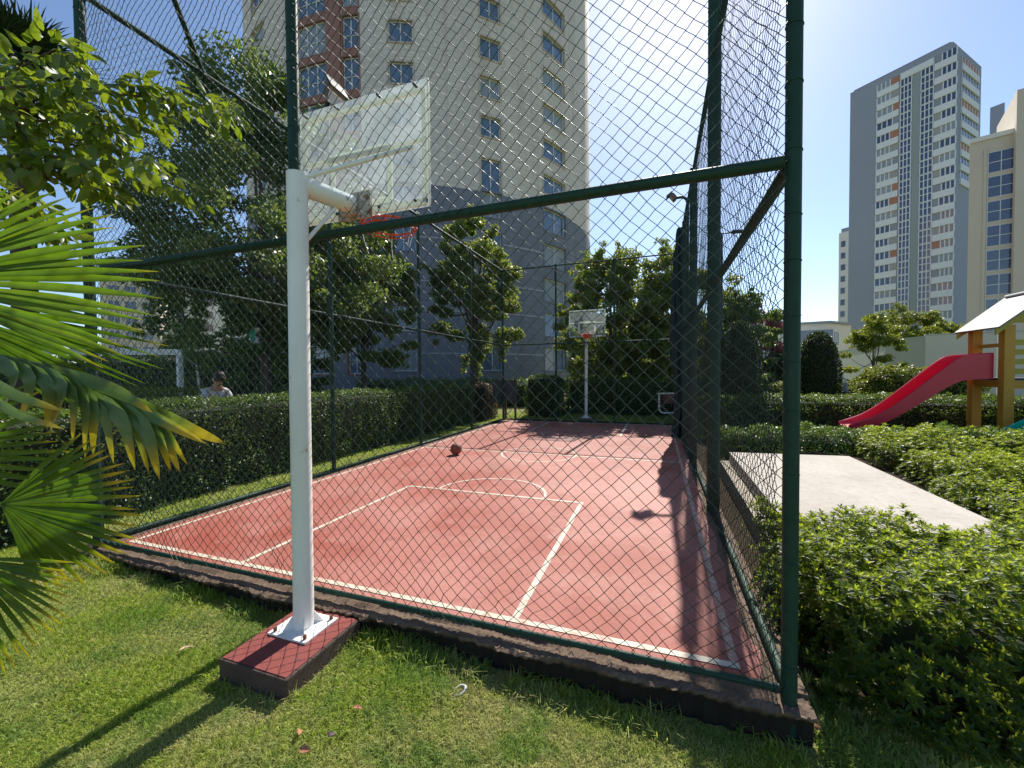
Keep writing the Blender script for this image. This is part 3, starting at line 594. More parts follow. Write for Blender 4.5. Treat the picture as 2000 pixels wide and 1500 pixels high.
# ------------------------------------------------------------------ box shaped buildings
def high_rise():
    A = np.array([61.66, 106.5]); Lp = np.array([48.82, 117.87]); Rp = np.array([72.2, 117.6])
    t = thing('high_rise', 'tall grey high rise with rows of white and orange balcony panels', 'apartment tower', (A[0], A[1], 0), 'distant towers on the right')
    el = unit(Lp-A); er = unit(Rp-A); wl = np.linalg.norm(Lp-A); wr = np.linalg.norm(Rp-A); H = 68.0
    b = MB(); q = [A, A+er*wr, A+er*wr+el*wl, A+el*wl]; b.prism([(p[0], p[1], -2) for p in q], (0, 0, H+2)); b.build('wall', M_hr, t)
    b = MB(); b.prism([(p[0], p[1], H+.002) for p in [A+el*.5+er*.5, A+er*(wr-.5)+el*.5, A+er*(wr-.5)+el*(wl-.5), A+el*(wl-.5)+er*.5]], (0, 0, .5)); b.build('roof', M_hr2, t)
    nl = -er; nr = -el
    def slab(b, e, n, s0, s1, z0, z1, d0, d1):
        p = [A+e*s0+n*d0, A+e*s1+n*d0, A+e*s1+n*d1, A+e*s0+n*d1]; b.prism([(x[0], x[1], z0) for x in p], (0, 0, z1-z0))
    def s_of(px):
        d = FW+RT*(px-1000)/F; M2 = np.array([[el[0], -d[0]], [el[1], -d[1]]]); return np.linalg.solve(M2, CP[:2]-A)[0]
    x = {p: s_of(p) for p in (1706, 1748, 1751, 1772, 1774, 1788, 1790, 1814, 1816, 1858)}
    rr = random.Random(5); cols = [M_orange_p, M_grey_p, M_tan_p, M_grey_p]
    b = MB(); slab(b, el, nl, x[1788], x[1774], 0, 65, .003, .05); b.build('dark_slot', M_hr3, t)
    b = MB(); slab(b, el, nl, x[1814], x[1751], 65.2, 66.6, .003, .3); b.build('cornice', M_hr_w, t)
    for k in range(22):
        z = 2.2+k*2.93
        for s1, s0, fl in ((x[1706], x[1748], 0), (x[1816], x[1858], 1)):
            b = MB(); slab(b, el, nl, s0, s1, z, z+1.35, .003, .28); b.build('balcony_panel', M_hr_w, t)
            wd = s1-s0; fr = rr.choice([.28, .34, .4]); cut = s0+wd*fr if fl == 0 else s1-wd*fr
            i0, i1 = (s0, cut) if fl == 0 else (cut, s1); w0, w1 = (cut, s1) if fl == 0 else (s0, cut)
            b = MB(); slab(b, el, nl, i0, i1, z+1.352, z+2.9, .003, .06); b.build('infill_panel', rr.choice(cols), t)
            b = MB()
            for q in range(4): s = w0+(w1-w0)*q/3; slab(b, el, nl, s-.09, s+.09, z+1.36, z+2.88, .003, .12)
            fo = b.build('window', M_hr_w, t); b = MB(); slab(b, el, nl, w0+.1, w1-.1, z+1.37, z+2.87, .003, .05); b.build('pane', M_glass_d if rr.random() < .75 else M_blind, fo)
        for s1, s0 in ((x[1751], x[1772]), (x[1790], x[1814])):
            b = MB()
            for q in range(4): s = s0+(s1-s0)*q/3; slab(b, el, nl, s-.08, s+.08, z+.12, z+2.75, .003, .14)
            for zz in (z, z+1.5, z+2.75): slab(b, el, nl, s0, s1, zz, zz+.13, .003, .13)
            fo = b.build('window', M_hr_w, t); b = MB(); slab(b, el, nl, s0, s1, z+.1, z+2.8, .003, .05); b.build('pane', M_glass_d, fo)
    for k in range(13, 22):
        z = 2.2+k*2.93; b = MB(); slab(b, er, nr, 4.2, 13.5, z, z+1.35, .003, .28); b.build('balcony_panel', M_hr_w, t)
        b = MB()
        for q in range(7): slab(b, er, nr, 4.3+q*1.5, 4.5+q*1.5, z+1.37, z+2.8, .003, .12)
        fo = b.build('window', M_hr_w, t); b = MB(); slab(b, er, nr, 4.3, 13.4, z+1.36, z+2.85, .003, .05); b.build('pane', M_glass_d if k % 3 else M_orange_p, fo)
    for px0, px1, zz, H2 in ((1924, 1952, 100, 67.2), (1950, 1985, 107, 68)):
        a = at(px0, 700, zz)[:2]; c = at(px1, 700, zz-2)[:2]; d = np.array([.5, .86])*14
        b = MB(); b.prism([(p[0], p[1], -2) for p in (a, c, c+d, a+d)], (0, 0, H2)); b.build('rear_wing', M_hr, t)
M_hr = paint('grey_render', (.30, .32, .38), .8, 0, .06, .1); M_hr2 = paint('roof_screed', (.25, .25, .27), .9); M_hr3 = paint('shaft_grey', (.30, .33, .33), .8, 0, .05, .1)
M_hr_w = paint('white_balcony_render', (.72, .72, .72), .7, 0, .08, .3); M_orange_p = paint('orange_brown_panel', (.42, .19, .12), .7, 0, .1, .5); M_grey_p = paint('grey_panel', (.28, .29, .33), .7, 0, .1, .5)
M_tan_p = paint('tan_panel', (.36, .34, .32), .7, 0, .1, .5); M_glass_d = glass_like('dark_window_glass', (.03, .04, .08), .1)
high_rise()
M_beige = paint('warm_beige_render', (.60, .52, .43), .8, 0, .1, .25); M_beige2 = paint('pale_render', (.7, .68, .64), .8, 0, .1, .2)
def plain_box(b, a, c, dep, z0, z1, skew=None):
    a = np.array(a[:2]); c = np.array(c[:2]); e = unit(c-a); n = np.array([-e[1], e[0]]); n = n*np.sign(n @ (a-CP[:2])); sk = n if skew is None else skew; p = [a, c, c+sk*dep, a+sk*dep]
    b.prism([(q[0], q[1], z0) for q in p], (0, 0, z1-z0)); return e, -n
def win4(t, o, e, n, w_, z0, z1, frame, glass, rows=2, cs=2, d=.05):
    def bx(b, s0, s1, q0, q1, d0, d1):
        p = [o+e*s0+n*d0, o+e*s1+n*d0, o+e*s1+n*d1, o+e*s0+n*d1]; b.prism([(x[0], x[1], q0) for x in p], (0, 0, q1-q0))
    b = MB(); f = .07
    bx(b, -f, 0, z0-f, z1+f, .003, d); bx(b, w_, w_+f, z0-f, z1+f, .003, d); bx(b, 0, w_, z0-f, z0, .003, d); bx(b, 0, w_, z1, z1+f, .003, d)
    for q in range(1, cs): s = w_*q/cs; bx(b, s-f/2, s+f/2, z0, z1, .003, d*.9)
    for q in range(1, rows): zz = z0+(z1-z0)*q/rows; bx(b, 0, w_, zz-f/2, zz+f/2, .003, d*.8)
    fo = b.build('window', frame, t); b = MB(); bx(b, 0, w_, z0, z1, .002, d*.4); b.build('pane', glass, fo)
# beige block on the right edge
a = at(1890, 500, 48); c = at(2150, 500, 42)
t = thing('apartment_block', 'beige apartment block at the right edge with a single column of white framed windows', 'apartment building', (a[0], a[1], 0))
zt = at(1890, 285, 48)[2]; b = MB(); sk = unit(a[:2]-CP[:2]+np.array([3.0, 0])); e, n = plain_box(b, a, c, 16, -1, zt, sk); b.build('wall', M_beige, t)
b = MB(); p = [np.array(a[:2])+n*.2-e*.02, np.array(c[:2])+n*.2, np.array(c[:2])+sk*16, np.array(a[:2])+sk*16-e*.02]; b.prism([(q[0], q[1], zt+.003) for q in p], (0, 0, .5)); b.build('cornice', M_beige2, t)
o0 = np.array(a[:2])+e*(np.linalg.norm(at(1974, 500, 46)[:2]-a[:2])); b = MB()
p = [o0+n*1.0, o0+e*8+n*1.0, o0+e*8-n*8, o0-n*8]; b.prism([(q[0], q[1], -1) for q in p], (0, 0, at(1974, 180, 45)[2]+1)); b.build('tall_bay', M_beige, t)
o = np.array(a[:2])+e*(np.linalg.norm(at(1926, 500, 47.2)[:2]-a[:2])); 
for k in range(8):
    y0 = 340+47.2*k; z = at(1940, y0, 47)[2]
    if z > 2: win4(t, o, e, n, 1.9, z, z+2.25, M_frame, M_glass_d)
for s in (1.1, 4.6): b = MB(); q = np.array(a[:2])+e*s; b.prism([(x[0], x[1], -1) for x in (q+n*.003, q+e*.25+n*.003, q+e*.25+n*.1, q+n*.1)], (0, 0, zt)); b.build('wall_rib', M_beige, t)
# slim tower left of the high rise
a = at(1637, 600, 120); c = at(1664, 600, 117); t = thing('slim_tower', 'slim pale tower peeping out left of the tall grey high rise', 'apartment tower', (a[0], a[1], 0), 'distant towers on the right')
zt = at(1640, 457, 120)[2]; b = MB(); e, n = plain_box(b, a, c, 10, -1, zt); b.build('wall', M_beige2, t)
b = MB(); e2 = plain_box(b, np.array(a[:2])+e*.4-n*.4, np.array(c[:2])-n*.4, 9, zt+.003, zt+1.2); b.build('roof', M_hr, t)
for k in range(11): win4(t, np.array(a[:2])+e*.6, e, n, 1.0, 4+k*3.4, 5.6+k*3.4, M_tan_p, M_glass_d, 1, 1)
# low white building
a = at(1552, 660, 62); m_ = at(1618, 660, 60); c = at(1662, 660, 63); t = thing('low_building', 'low white flat roofed building behind the clipped topiary dome', 'building', (m_[0], m_[1], 0))
zt = at(1618, 631, 60)[2]; b = MB(); mm = np.array(m_[:2]); aa = np.array(a[:2]); cc_ = np.array(c[:2]); b.prism([(q[0], q[1], -1) for q in (aa, mm, cc_, cc_+aa-mm)], (0, 0, zt+1)); b.build('wall', M_beige2, t)
e, n = unit(cc_-mm), None; n = np.array([e[1], -e[0]]); n = n*np.sign(n @ (CP[:2]-mm))
for k in range(3): win4(t, mm+e*(1.7), e, n, 1.0, zt-3.1-k*3, zt-1.3-k*3, M_hr, M_glass_d, 1, 1)
e3 = unit(mm-aa); n3 = np.array([e3[1], -e3[0]]); n3 = n3*np.sign(n3 @ (CP[:2]-mm)); win4(t, aa+e3*.6, e3, n3, 4, zt-2.7, zt-1, M_hr, M_glass_d, 1, 4)
b = MB(); b.prism([(q[0], q[1], zt+.003) for q in (aa+(n+n3)*.25, mm+(n+n3)*.25, cc_+(n+n3)*.25, cc_+aa-mm)], (0, 0, .3)); b.build('roof', M_hr, t)
# the hidden long block behind the mesh, with its own windows
a = at(1400, 680, 55); c = at(1540, 680, 60); t = thing('long_building', 'grey building half hidden behind the mesh of the right fence', 'building', (a[0], a[1], 0)); zt = at(1480, 628, 57)[2]
b = MB(); e, n = plain_box(b, a, c, 9, -1, zt); b.build('wall', M_hr_w, t); b = MB(); plain_box(b, np.array(a[:2])+n*.3, np.array(c[:2])+n*.3, 9, zt+.003, zt+.35); b.build('roof', M_hr, t)
for q in range(5):
    for k in range(2): win4(t, np.array(a[:2])+e*(1.2+q*2.1), e, n, 1.2, zt-2.6-k*3, zt-1-k*3, M_frame, M_glass_d, 1, 2)
# two blocks far on the left
for px0, px1, py, zz, lab, mt in ((196, 312, 512, 80, 'distant beige tower block seen left of the big tree through the mesh', M_beige), (332, 486, 545, 95, 'distant pale blue grey block behind the big tree on the left', M_hr_w)):
    a = at(px0, 600, zz); c = at(px1, 600, zz+4); t = thing('tower_block', lab, 'apartment building', (a[0], a[1], 0)); zt = at((px0+px1)/2, py, zz)[2]
    b = MB(); e, n = plain_box(b, a, c, 10, -1, zt); b.build('wall', mt, t); wd = np.linalg.norm(c[:2]-a[:2])
    b = MB(); plain_box(b, np.array(a[:2])+e*1-n*1, np.array(c[:2])-e*1-n*1, 6, zt+.003, zt+1.6); b.build('roof', M_hr, t)
    for q in range(3):
        for k in range(6):
            z = zt-3-k*3
            if z > 3: win4(t, np.array(a[:2])+e*(1.2+q*(wd-3.5)/2.2), e, n, 1.7, z, z+1.6, M_frame, M_glass_d, 1, 2, .08)
# cream garden wall
M_cream_wall = paint('cream_panel', (.62, .56, .46), .8, 0, .06, .5); M_pale_wall = paint('pale_green_grey_panel', (.46, .48, .44), .8, 0, .06, .5)
t = thing('garden_wall', 'plain cream panel wall behind the playground slide', 'wall', (17.7, 23.2, 0)); 
pts = [np.array([18.6, 36.0]), np.array([17.02, 25.14]), np.array([17.75, 23.25]), np.array([24.5, 21.1])]; hs = [3.2, 3.32, 3.4]
for (p, q), h_ in zip(zip(pts[:-1], pts[1:]), hs):
    e = unit(q-p); n = np.array([e[1], -e[0]]); n = n*np.sign(n @ (CP[:2]-p)); L_ = np.linalg.norm(q-p); k = max(1, int(L_/2.2))
    for i in range(k):
        s0 = L_*i/k+.012; s1 = L_*(i+1)/k-.012; b = MB(); b.prism([(x[0], x[1], -.3) for x in (p+e*s0, p+e*s1, p+e*s1-n*.12, p+e*s0-n*.12)], (0, 0, h_+.3)); b.build('panel', M_cream_wall if (p is pts[2]) else M_pale_wall, t)
    b = MB(); b.prism([(x[0], x[1], h_+.003) for x in (p+n*.03, q+n*.03, q-n*.15, p-n*.15)], (0, 0, .06)); b.build('coping', M_pale_wall, t)
# ------------------------------------------------------------------ vegetation
L_dark = leaf_mat('dark_tree_leaf', [(.07, .125, .035), (.10, .17, .04), (.13, .21, .05), (.21, .24, .07)], .4, .42, (.34, .44, .05), spec=.5)
L_mid = leaf_mat('mid_tree_leaf', [(.085, .15, .03), (.13, .205, .042), (.17, .25, .05), (.23, .28, .06), (.30, .20, .09)], .42, .48, (.42, .50, .05))
L_hedge = leaf_mat('hedge_leaf', [(.04, .088, .02), (.065, .125, .025), (.095, .165, .032), (.17, .23, .06)], .45, .34, (.25, .36, .03), spec=.45)
L_red = leaf_mat('reddish_leaf', [(.05, .05, .022), (.10, .06, .035), (.14, .075, .05), (.07, .09, .03)], .45, .3, (.3, .15, .05))
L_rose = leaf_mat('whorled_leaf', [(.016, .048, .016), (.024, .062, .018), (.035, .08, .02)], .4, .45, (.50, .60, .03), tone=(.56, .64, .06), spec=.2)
L_lime = leaf_mat('lime_leaf', [(.10, .15, .02), (.16, .20, .025), (.22, .24, .03), (.09, .13, .03)], .45, .35, (.4, .45, .03))
L_yew = leaf_mat('clipped_leaf', [(.02, .045, .012), (.03, .06, .014), (.045, .075, .02), (.08, .06, .02)], .5, .2, (.15, .22, .03))
L_pink = leaf_mat('pink_flower_leaf', [(.35, .03, .09), (.45, .05, .13), (.06, .10, .03), (.05, .08, .03)], .5, .3, (.5, .1, .15))
L_fg = leaf_mat('backlit_leaf', [(.07, .13, .016), (.09, .16, .02), (.12, .18, .022), (.16, .19, .03)], .38, .5, (.36, .46, .01), spec=.5)
L_palm = leaf_mat('palm_blade', [(.05, .115, .012), (.065, .135, .014), (.085, .155, .016), (.12, .17, .02)], .42, .45, (.24, .42, .008), tip=True, spec=.3)
L_palm_w = leaf_mat('waxy_palm_blade', [(.10, .17, .05), (.13, .21, .075), (.17, .25, .11)], .4, .4, (.30, .42, .02), tip=True, spec=.45)
L_palm_d = leaf_mat('dark_palm_blade', [(.02, .04, .015), (.03, .055, .018)], .4, .15, (.1, .16, .02))

hedge('hedge', 'long dark clipped hedge outside the left side of the court', (-1.95, -2.2, -.12), (-1.1, 11.6, 1.33), L_hedge, M_core, 60000, .045, .026, .18, .05, 11)
hedge('shrub', 'reddish brown rounded shrub at the far end of the left hedge', (-1.95, 11.7, -.12), (-.75, 13.1, 1.38), L_red, M_core, 9000, .06, .03, .5, .08, 12, None, 'shrub')
hedge('hedge', 'low dark clipped hedge behind the far basketball hoop', (1.9, 13.5, .05), (9.0, 14.7, 1.46), L_hedge, M_core, 26000, .06, .034, .2, .06, 13)
hedge('shrub', 'rounded dark bush with a pale top left of the far hoop pole', (.35, 12.75, .05), (1.95, 14.2, 1.66), L_hedge, M_core, 10000, .055, .03, .6, .07, 14, None, 'shrub')
hedge('hedge', 'tall dark hedge on the left behind the football goal', (-34, 7.6, -.12), (-6.4, 8.8, 2.6), L_dark, M_core, 44000, .09, .05, .3, .16, 15)
hedge('hedge', 'bright leafy low hedge on the left behind the person', (-9.5, 2.6, -.12), (-3.9, 4.2, 1.42), L_lime, M_core, 16000, .05, .028, .25, .07, 16)
hedge('hedge', 'leafy low hedge row right behind the pale concrete slab', (6.45, 6.35, .0), (12.0, 7.5, .58), L_hedge, M_core, 26000, .05, .028, .28, .09, 17)
hedge('hedge', 'dark hedge row behind the foot of the red slide', (6.5, 10.4, .1), (14.5, 11.5, 1.02), L_hedge, M_core, 26000, .055, .03, .25, .08, 18)
hedge('shrub', 'yellow green mounded shrub left of the red slide top', (11.7, 13.3, .2), (14.6, 15.2, 1.78), L_lime, M_core, 12000, .08, .045, .7, .12, 19, None, 'shrub')
hedge('hedge', 'sunlit pale hedge beside the second topiary seen through the right fence', (8.6, 17.0, .2), (13.5, 18.4, 1.15), L_lime, M_core, 12000, .07, .04, .3, .08, 20)
hedge('hedge', 'tall green screen of shrubs far behind the far hoop trees', (0.5, 21.5, .1), (8.6, 23.5, 4.3), L_mid, M_core, 36000, .15, .08, .5, .35, 21)
hedge('hedge', 'shaded shrub mass at the foot of the round tower', (-13, 18.6, -.1), (-1.0, 20.0, 1.35), L_hedge, M_core, 16000, .09, .05, .3, .15, 22)
def bush(name, label, lo, hi, n, r, amp, seed, L=.06, hi_res=True, k=9, cat='shrub', group=None):
    global RNG
    RNG = np.random.default_rng(seed); lo = np.array(lo, float); hi = np.array(hi, float); t = thing(name, label, cat, ((lo[0]+hi[0])/2, (lo[1]+hi[1])/2, lo[2]), group)
    P, nn = surf_box(n, lo, hi, r); P = P+nn*(amp*wob(P, 3.0, seed)[:, None]+amp*.7*wob(P, 8, seed+1)[:, None])-nn*(RNG.uniform(0, 1, (n, 1))**1.4)*.24
    ax = unit(nn*.8+np.array([0, 0, .75])+rnd_dirs(n)*.35); V, Fq, tone = rosettes(P, ax, k, L, L*.36, hi_res)
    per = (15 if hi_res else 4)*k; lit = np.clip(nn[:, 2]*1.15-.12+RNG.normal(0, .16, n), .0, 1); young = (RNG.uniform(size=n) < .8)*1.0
    tone = tone*np.repeat(.15+lit*young, per); npmesh('foliage', V, Fq, L_rose, t, False, {'tone': np.clip(tone, 0, 1)})  # tips lighter by leaf age; upward faces also painted lighter as sunlit
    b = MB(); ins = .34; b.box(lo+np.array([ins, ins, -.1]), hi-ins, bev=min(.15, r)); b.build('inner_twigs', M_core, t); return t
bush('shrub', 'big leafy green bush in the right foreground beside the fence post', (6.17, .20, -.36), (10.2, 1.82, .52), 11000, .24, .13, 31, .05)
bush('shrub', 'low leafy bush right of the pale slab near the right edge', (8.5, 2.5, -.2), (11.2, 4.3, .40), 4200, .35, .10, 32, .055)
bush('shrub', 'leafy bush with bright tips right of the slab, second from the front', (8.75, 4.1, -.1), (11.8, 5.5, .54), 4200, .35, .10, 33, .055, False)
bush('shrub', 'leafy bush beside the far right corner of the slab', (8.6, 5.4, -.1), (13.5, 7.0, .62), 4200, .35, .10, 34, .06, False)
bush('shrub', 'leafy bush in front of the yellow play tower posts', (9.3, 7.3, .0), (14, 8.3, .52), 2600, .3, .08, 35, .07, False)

def topiary(label, x, y, z0, z1, r, seed):
    global RNG
    RNG = np.random.default_rng(seed); n = 9000; t = thing('topiary', label, 'topiary', (x, y, z0), 'clipped topiary domes')
    u = RNG.uniform(0, 1, n); a = RNG.uniform(0, 6.283, n); h = z1-z0; prof = np.sqrt(np.clip(1-np.clip((u-.45)/.55, 0, 1)**2.3, 0, 1))*(.86+.14*np.clip(u/.3, 0, 1))
    P = np.stack([x+r*prof*np.cos(a), y+r*prof*np.sin(a), z0+h*u], 1); nn = unit(np.stack([np.cos(a)*prof, np.sin(a)*prof, np.clip(u-.55, 0, 1)*1.6], 1)); P += nn*(.035*wob(P, 4, seed)[:, None]+RNG.normal(0, .02, (n, 1)))
    V, Fq = leaves(P, unit(nn+rnd_dirs(n)), unit(nn+rnd_dirs(n)*.8), .07, .035); npmesh('foliage', V, Fq, L_yew, t)
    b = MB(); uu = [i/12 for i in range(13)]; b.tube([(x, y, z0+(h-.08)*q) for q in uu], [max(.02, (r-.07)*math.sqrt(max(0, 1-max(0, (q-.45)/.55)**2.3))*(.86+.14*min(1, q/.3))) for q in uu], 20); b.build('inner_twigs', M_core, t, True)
topiary('dark clipped topiary dome standing clear right of the near fence corner post', 10.57, 14.3, .3, 3.02, .60, 41)
topiary('tall clipped topiary column seen through the right fence mesh', 7.92, 12.8, .2, 3.35, .58, 42)
topiary('small dark clipped dome seen through the mesh left of the corner post', 10.92, 20.8, .3, 2.65, .75, 43)
TR = lambda *a, **k: tree(*a, **k)
TR('broadleaf_tree', 'large dark broadleaf tree on the left behind the fence', (-5.1, 6.05, -.12), 10.0, 3.0, .15, L_dark, M_bark, 110, 520, .13, .07, .20, 51, 'trees around the court')
TR('broadleaf_tree', 'broadleaf tree behind the near hoop pole', (-5.7, 10.9, -.1), 8.0, 2.2, .13, L_mid, M_bark, 66, 480, .14, .08, .22, 52, 'trees around the court')
TR('broadleaf_tree', 'yellowing tree in front of the round tower left of the far hoop', (-2.15, 13.7, -.1), 8.4, 1.95, .17, L_mid, M_bark, 66, 480, .14, .08, .28, 53, 'trees around the court')
TR('broadleaf_tree', 'leafy tree right behind the far basketball hoop', (3.4, 16.2, .1), 6.9, 2.3, .14, L_mid, M_bark, 110, 420, .14, .08, .04, 54, 'trees around the court')
TR('broadleaf_tree', 'leafy tree right of the far hoop beside the rolled netting', (6.1, 17.0, .1), 6.9, 2.5, .14, L_mid, M_bark, 110, 420, .14, .08, .04, 55, 'trees around the court')
TR('broadleaf_tree', 'small dark tree behind the second post of the right fence', (9.0, 17.6, .1), 5.0, 1.4, .1, L_dark, M_bark, 36, 300, .13, .065, .2, 56, 'trees around the court')
TR('broadleaf_tree', 'dark low tree behind the hedge left of the white hoop pole', (-8.3, 9.6, -.1), 5.4, 2.0, .1, L_dark, M_bark, 44, 320, .14, .07, .15, 57, 'trees around the court')
TR('broadleaf_tree', 'low pale tree far left in front of the distant tower blocks', (-16.5, 12.2, -.1), 4.9, 2.0, .1, L_lime, M_bark, 36, 300, .15, .08, .15, 58, 'trees around the court')
TR('young_tree', 'young yellow green tree left of the cream wall', (13.9, 18.7, .2), 3.5, 1.15, .05, L_lime, M_bark, 26, 190, .14, .06, .15, 59)
TR('broadleaf_tree', 'round pale green tree behind the cream wall under the high rise', (23.0, 36.5, 0), 6.4, 2.9, .15, L_lime, M_bark, 50, 300, .22, .10, .2, 60)
TR('flowering_tree', 'pink flowering shrub tree seen through the right fence mesh', (10.6, 22.5, .1), 4.9, 1.5, .07, L_pink, M_bark, 26, 220, .14, .08, .3, 61)

# ------------------------------------------------------------------ fan palms
def strip(ctr, S, wd, Nn, fold):
    """one blade: centre line (n,3), side vectors, half widths -> verts, quads"""
    V = np.stack([ctr+S*wd[:, None]+Nn*(wd*fold)[:, None], ctr, ctr-S*wd[:, None]+Nn*(wd*fold)[:, None]], 1).reshape(-1, 3); n = len(ctr); f = []
    for i in range(n-1): f += [[3*i, 3*i+1, 3*i+4, 3*i+3], [3*i+1, 3*i+2, 3*i+5, 3*i+4]]
    return V, np.array(f)
def fan(parent, hub, ex, ey, ez, a0, a1, n, Lf, mat, droop=.12, joined=.5, seed=1, tipfrac=1.0, name='fan_leaf', foldw=.55):
    g = np.random.default_rng(seed); VV = []; FF = []; TT = []; off = 0; ts = np.linspace(0, 1, 13); da = (a1-a0)/max(1, n-1)
    for i in range(n):
        a = R(a0+da*i+g.normal(0, .7)); d = ex*math.cos(a)+ey*math.sin(a); s = -ex*math.sin(a)+ey*math.cos(a); L = Lf(math.degrees(a))*g.uniform(.94, 1.05)
        hw = math.tan(R(abs(da))/2)*1.08; wmax = L*joined*hw
        wd = np.where(ts < joined, L*ts*hw, wmax*np.clip((1-ts)/(1-joined), 0, 1)**.75)+.0006; dr = droop*g.uniform(.6, 1.5)
        ctr = hub+np.outer(ts*L, d)+np.outer(-dr*L*np.clip(ts-.35, 0, 1)**2, [0, 0, 1.0])+np.outer(.05*L*np.sin(ts*3)*g.normal(0, .3), ez)
        V, f = strip(ctr, np.broadcast_to(s, ctr.shape), wd, np.broadcast_to(ez, ctr.shape), foldw*(1 if i % 2 else 1)); VV.append(V); FF.append(f+off); off += len(V)
        TT.append(np.repeat(ts*tipfrac*g.uniform(.93, 1.03), 3))
    return npmesh(name, np.concatenate(VV), np.concatenate(FF), mat, parent, False, {'tip': np.concatenate(TT)})
M_pet = paint('palm_petiole', (.14, .17, .03), .5); M_fibre = paint('palm_trunk_fibre', (.10, .07, .04), .95, 0, .5, 40, .8)
tr_base = at(-420, 1300, 1.75); tr_base[2] = -.16; crown = tr_base+np.array([0, 0, 1.15])
pm = thing('fan_palm', 'bright green fan palm with yellow leaf tips in the left foreground', 'palm', tr_base)
b = MB(); b.tube([tr_base-np.array([0, 0, .1]), tr_base+np.array([0, 0, .6]), crown], [.13, .11, .09], 14); b.build('trunk', M_fibre, pm, True)
pxm = lambda d: d/F
ez = -FW
def px_len(f, d): return lambda a: f(a)*d/F
ex1 = unit(RT*.98+FW*.16); h1 = at(-195, 548, 1.12)
fan(pm, h1, ex1, UP, ez, 60, -26, 25, px_len(lambda a: 472-4.0*max(0, a-2)-3.2*max(0, -a), 1.12), L_palm, .06, .62, 71, .86)
h1b = at(-170, 585, 1.36); fan(pm, h1b, unit(RT+FW*.35), unit(UP-FW*.3), ez, -6, -52, 14, px_len(lambda a: 400-2.0*abs(a+10), 1.36), L_palm, .08, .5, 72, .86)
h3 = at(2, 985, 1.30); ex3 = unit(RT*.96+FW*.25)
fan(pm, h3, ex3, UP, ez, 48, -72, 24, px_len(lambda a: 196+36*math.cos(R(a*1.6+20)), 1.30), L_palm, .05, .6, 73, 1.0)
h4 = at(-70, 1090, 1.18); fan(pm, h4, unit(RT+FW*.1), UP, ez, -4, -88, 18, px_len(lambda a: 195+.6*abs(a), 1.18), L_palm, .04, .55, 74, 1.0)
for az, el, L_ in ((2.2, .9, .55), (3.1, .5, .6), (3.9, .8, .5), (4.6, .35, .55), (2.7, 1.35, .5), (5.3, -.1, .5), (1.5, 1.2, .45)):
    d_ = np.array([math.cos(az)*math.cos(el), math.sin(az)*math.cos(el), math.sin(el)]); hub_ = crown+d_*.42; s_ = unit(np.cross(d_, [0, 0, 1.0])); fan(pm, hub_, d_, s_, np.cross(s_, d_), 82, -82, 26, (lambda a, L_=L_: L_*.85), L_palm, .14, .58, 90+int(az*10), .98)
    MB().tube([crown, crown+d_*.2+np.array([0, 0, .03]), hub_], [.014, .011, .008], 8).build('petiole', M_pet, pm, True)
h5 = at(-210, 900, 1.5); fan(pm, h5, unit(RT+FW*.5), UP, ez, 40, -20, 12, px_len(lambda a: 250, 1.5), L_palm, .08, .55, 77, .9)
# the drooping leaf: blades given by their own bend and tip
h2 = at(-190, 668, 1.42); dl = [((40, 722), (5, 805), 1.36, 15), ((70, 728), (38, 830), 1.37, 14), ((100, 735), (92, 842), 1.38, 14), ((132, 742), (98, 845), 1.39, 15), ((150, 752), (142, 866), 1.40, 14), ((172, 760), (166, 896), 1.41, 15), ((186, 768), (182, 892), 1.42, 14), ((205, 790), (222, 905), 1.43, 13),
      ((240, 800), (264, 918), 1.44, 17), ((262, 806), (292, 926), 1.46, 15), ((285, 815), (312, 938), 1.46, 16), ((305, 826), (334, 922), 1.48, 13), ((312, 828), (352, 924), 1.5, 12), ((318, 826), (366, 908), 1.51, 12), ((225, 758), (298, 806), 1.43, 13), ((300, 806), (444, 868), 1.50, 20), ((255, 790), (405, 868), 1.47, 15), ((20, 770), (122, 802), 1.3, 12), ((20, 806), (126, 838), 1.28, 10)]
VV = []; FF = []; TT = []; off = 0; g = np.random.default_rng(75)
for (bx_, by_), (tx, ty), dpt, wpx in dl:
    A_ = h2; B_ = at(bx_, by_, dpt); C_ = at(tx, ty, dpt+.01); ts = np.linspace(0, 1, 15); path = []
    for q in ts:
        if q < .6: path.append(A_+(B_-A_)*(q/.6)+UP*.02*math.sin(q/.6*math.pi))
        else: path.append(B_+(C_-B_)*((q-.6)/.4))
    path = np.array(path)
    for _ in range(2): path[1:-1] = (path[:-2]+2*path[1:-1]+path[2:])/4
    tg = unit(np.gradient(path, axis=0)); Nn = unit(-FW+.35*UP+g.normal(0, .18, 3)); S = unit(np.cross(tg, np.broadcast_to(Nn, tg.shape))); wd = wpx*dpt/F*.95*np.where(ts < .55, .12+.88*(ts/.55), np.clip((1-ts)/.45, 0, 1)**.6)+.0005
    V, f = strip(path, S, wd, np.cross(S, tg), .22); VV.append(V); FF.append(f+off); off += len(V); TT.append(np.repeat(ts*g.uniform(.96, 1.02), 3))
npmesh('drooping_fan_leaf', np.concatenate(VV), np.concatenate(FF), L_palm_w, pm, False, {'tip': np.concatenate(TT)})
b = MB()
for h_ in (h1, h1b, h2, h3, h4, h5): q = (crown+h_)/2+np.array([0, 0, .12]); b.tube([crown, q, h_], [.016, .012, .008], 8)
b.build('petiole', M_pet, pm, True)
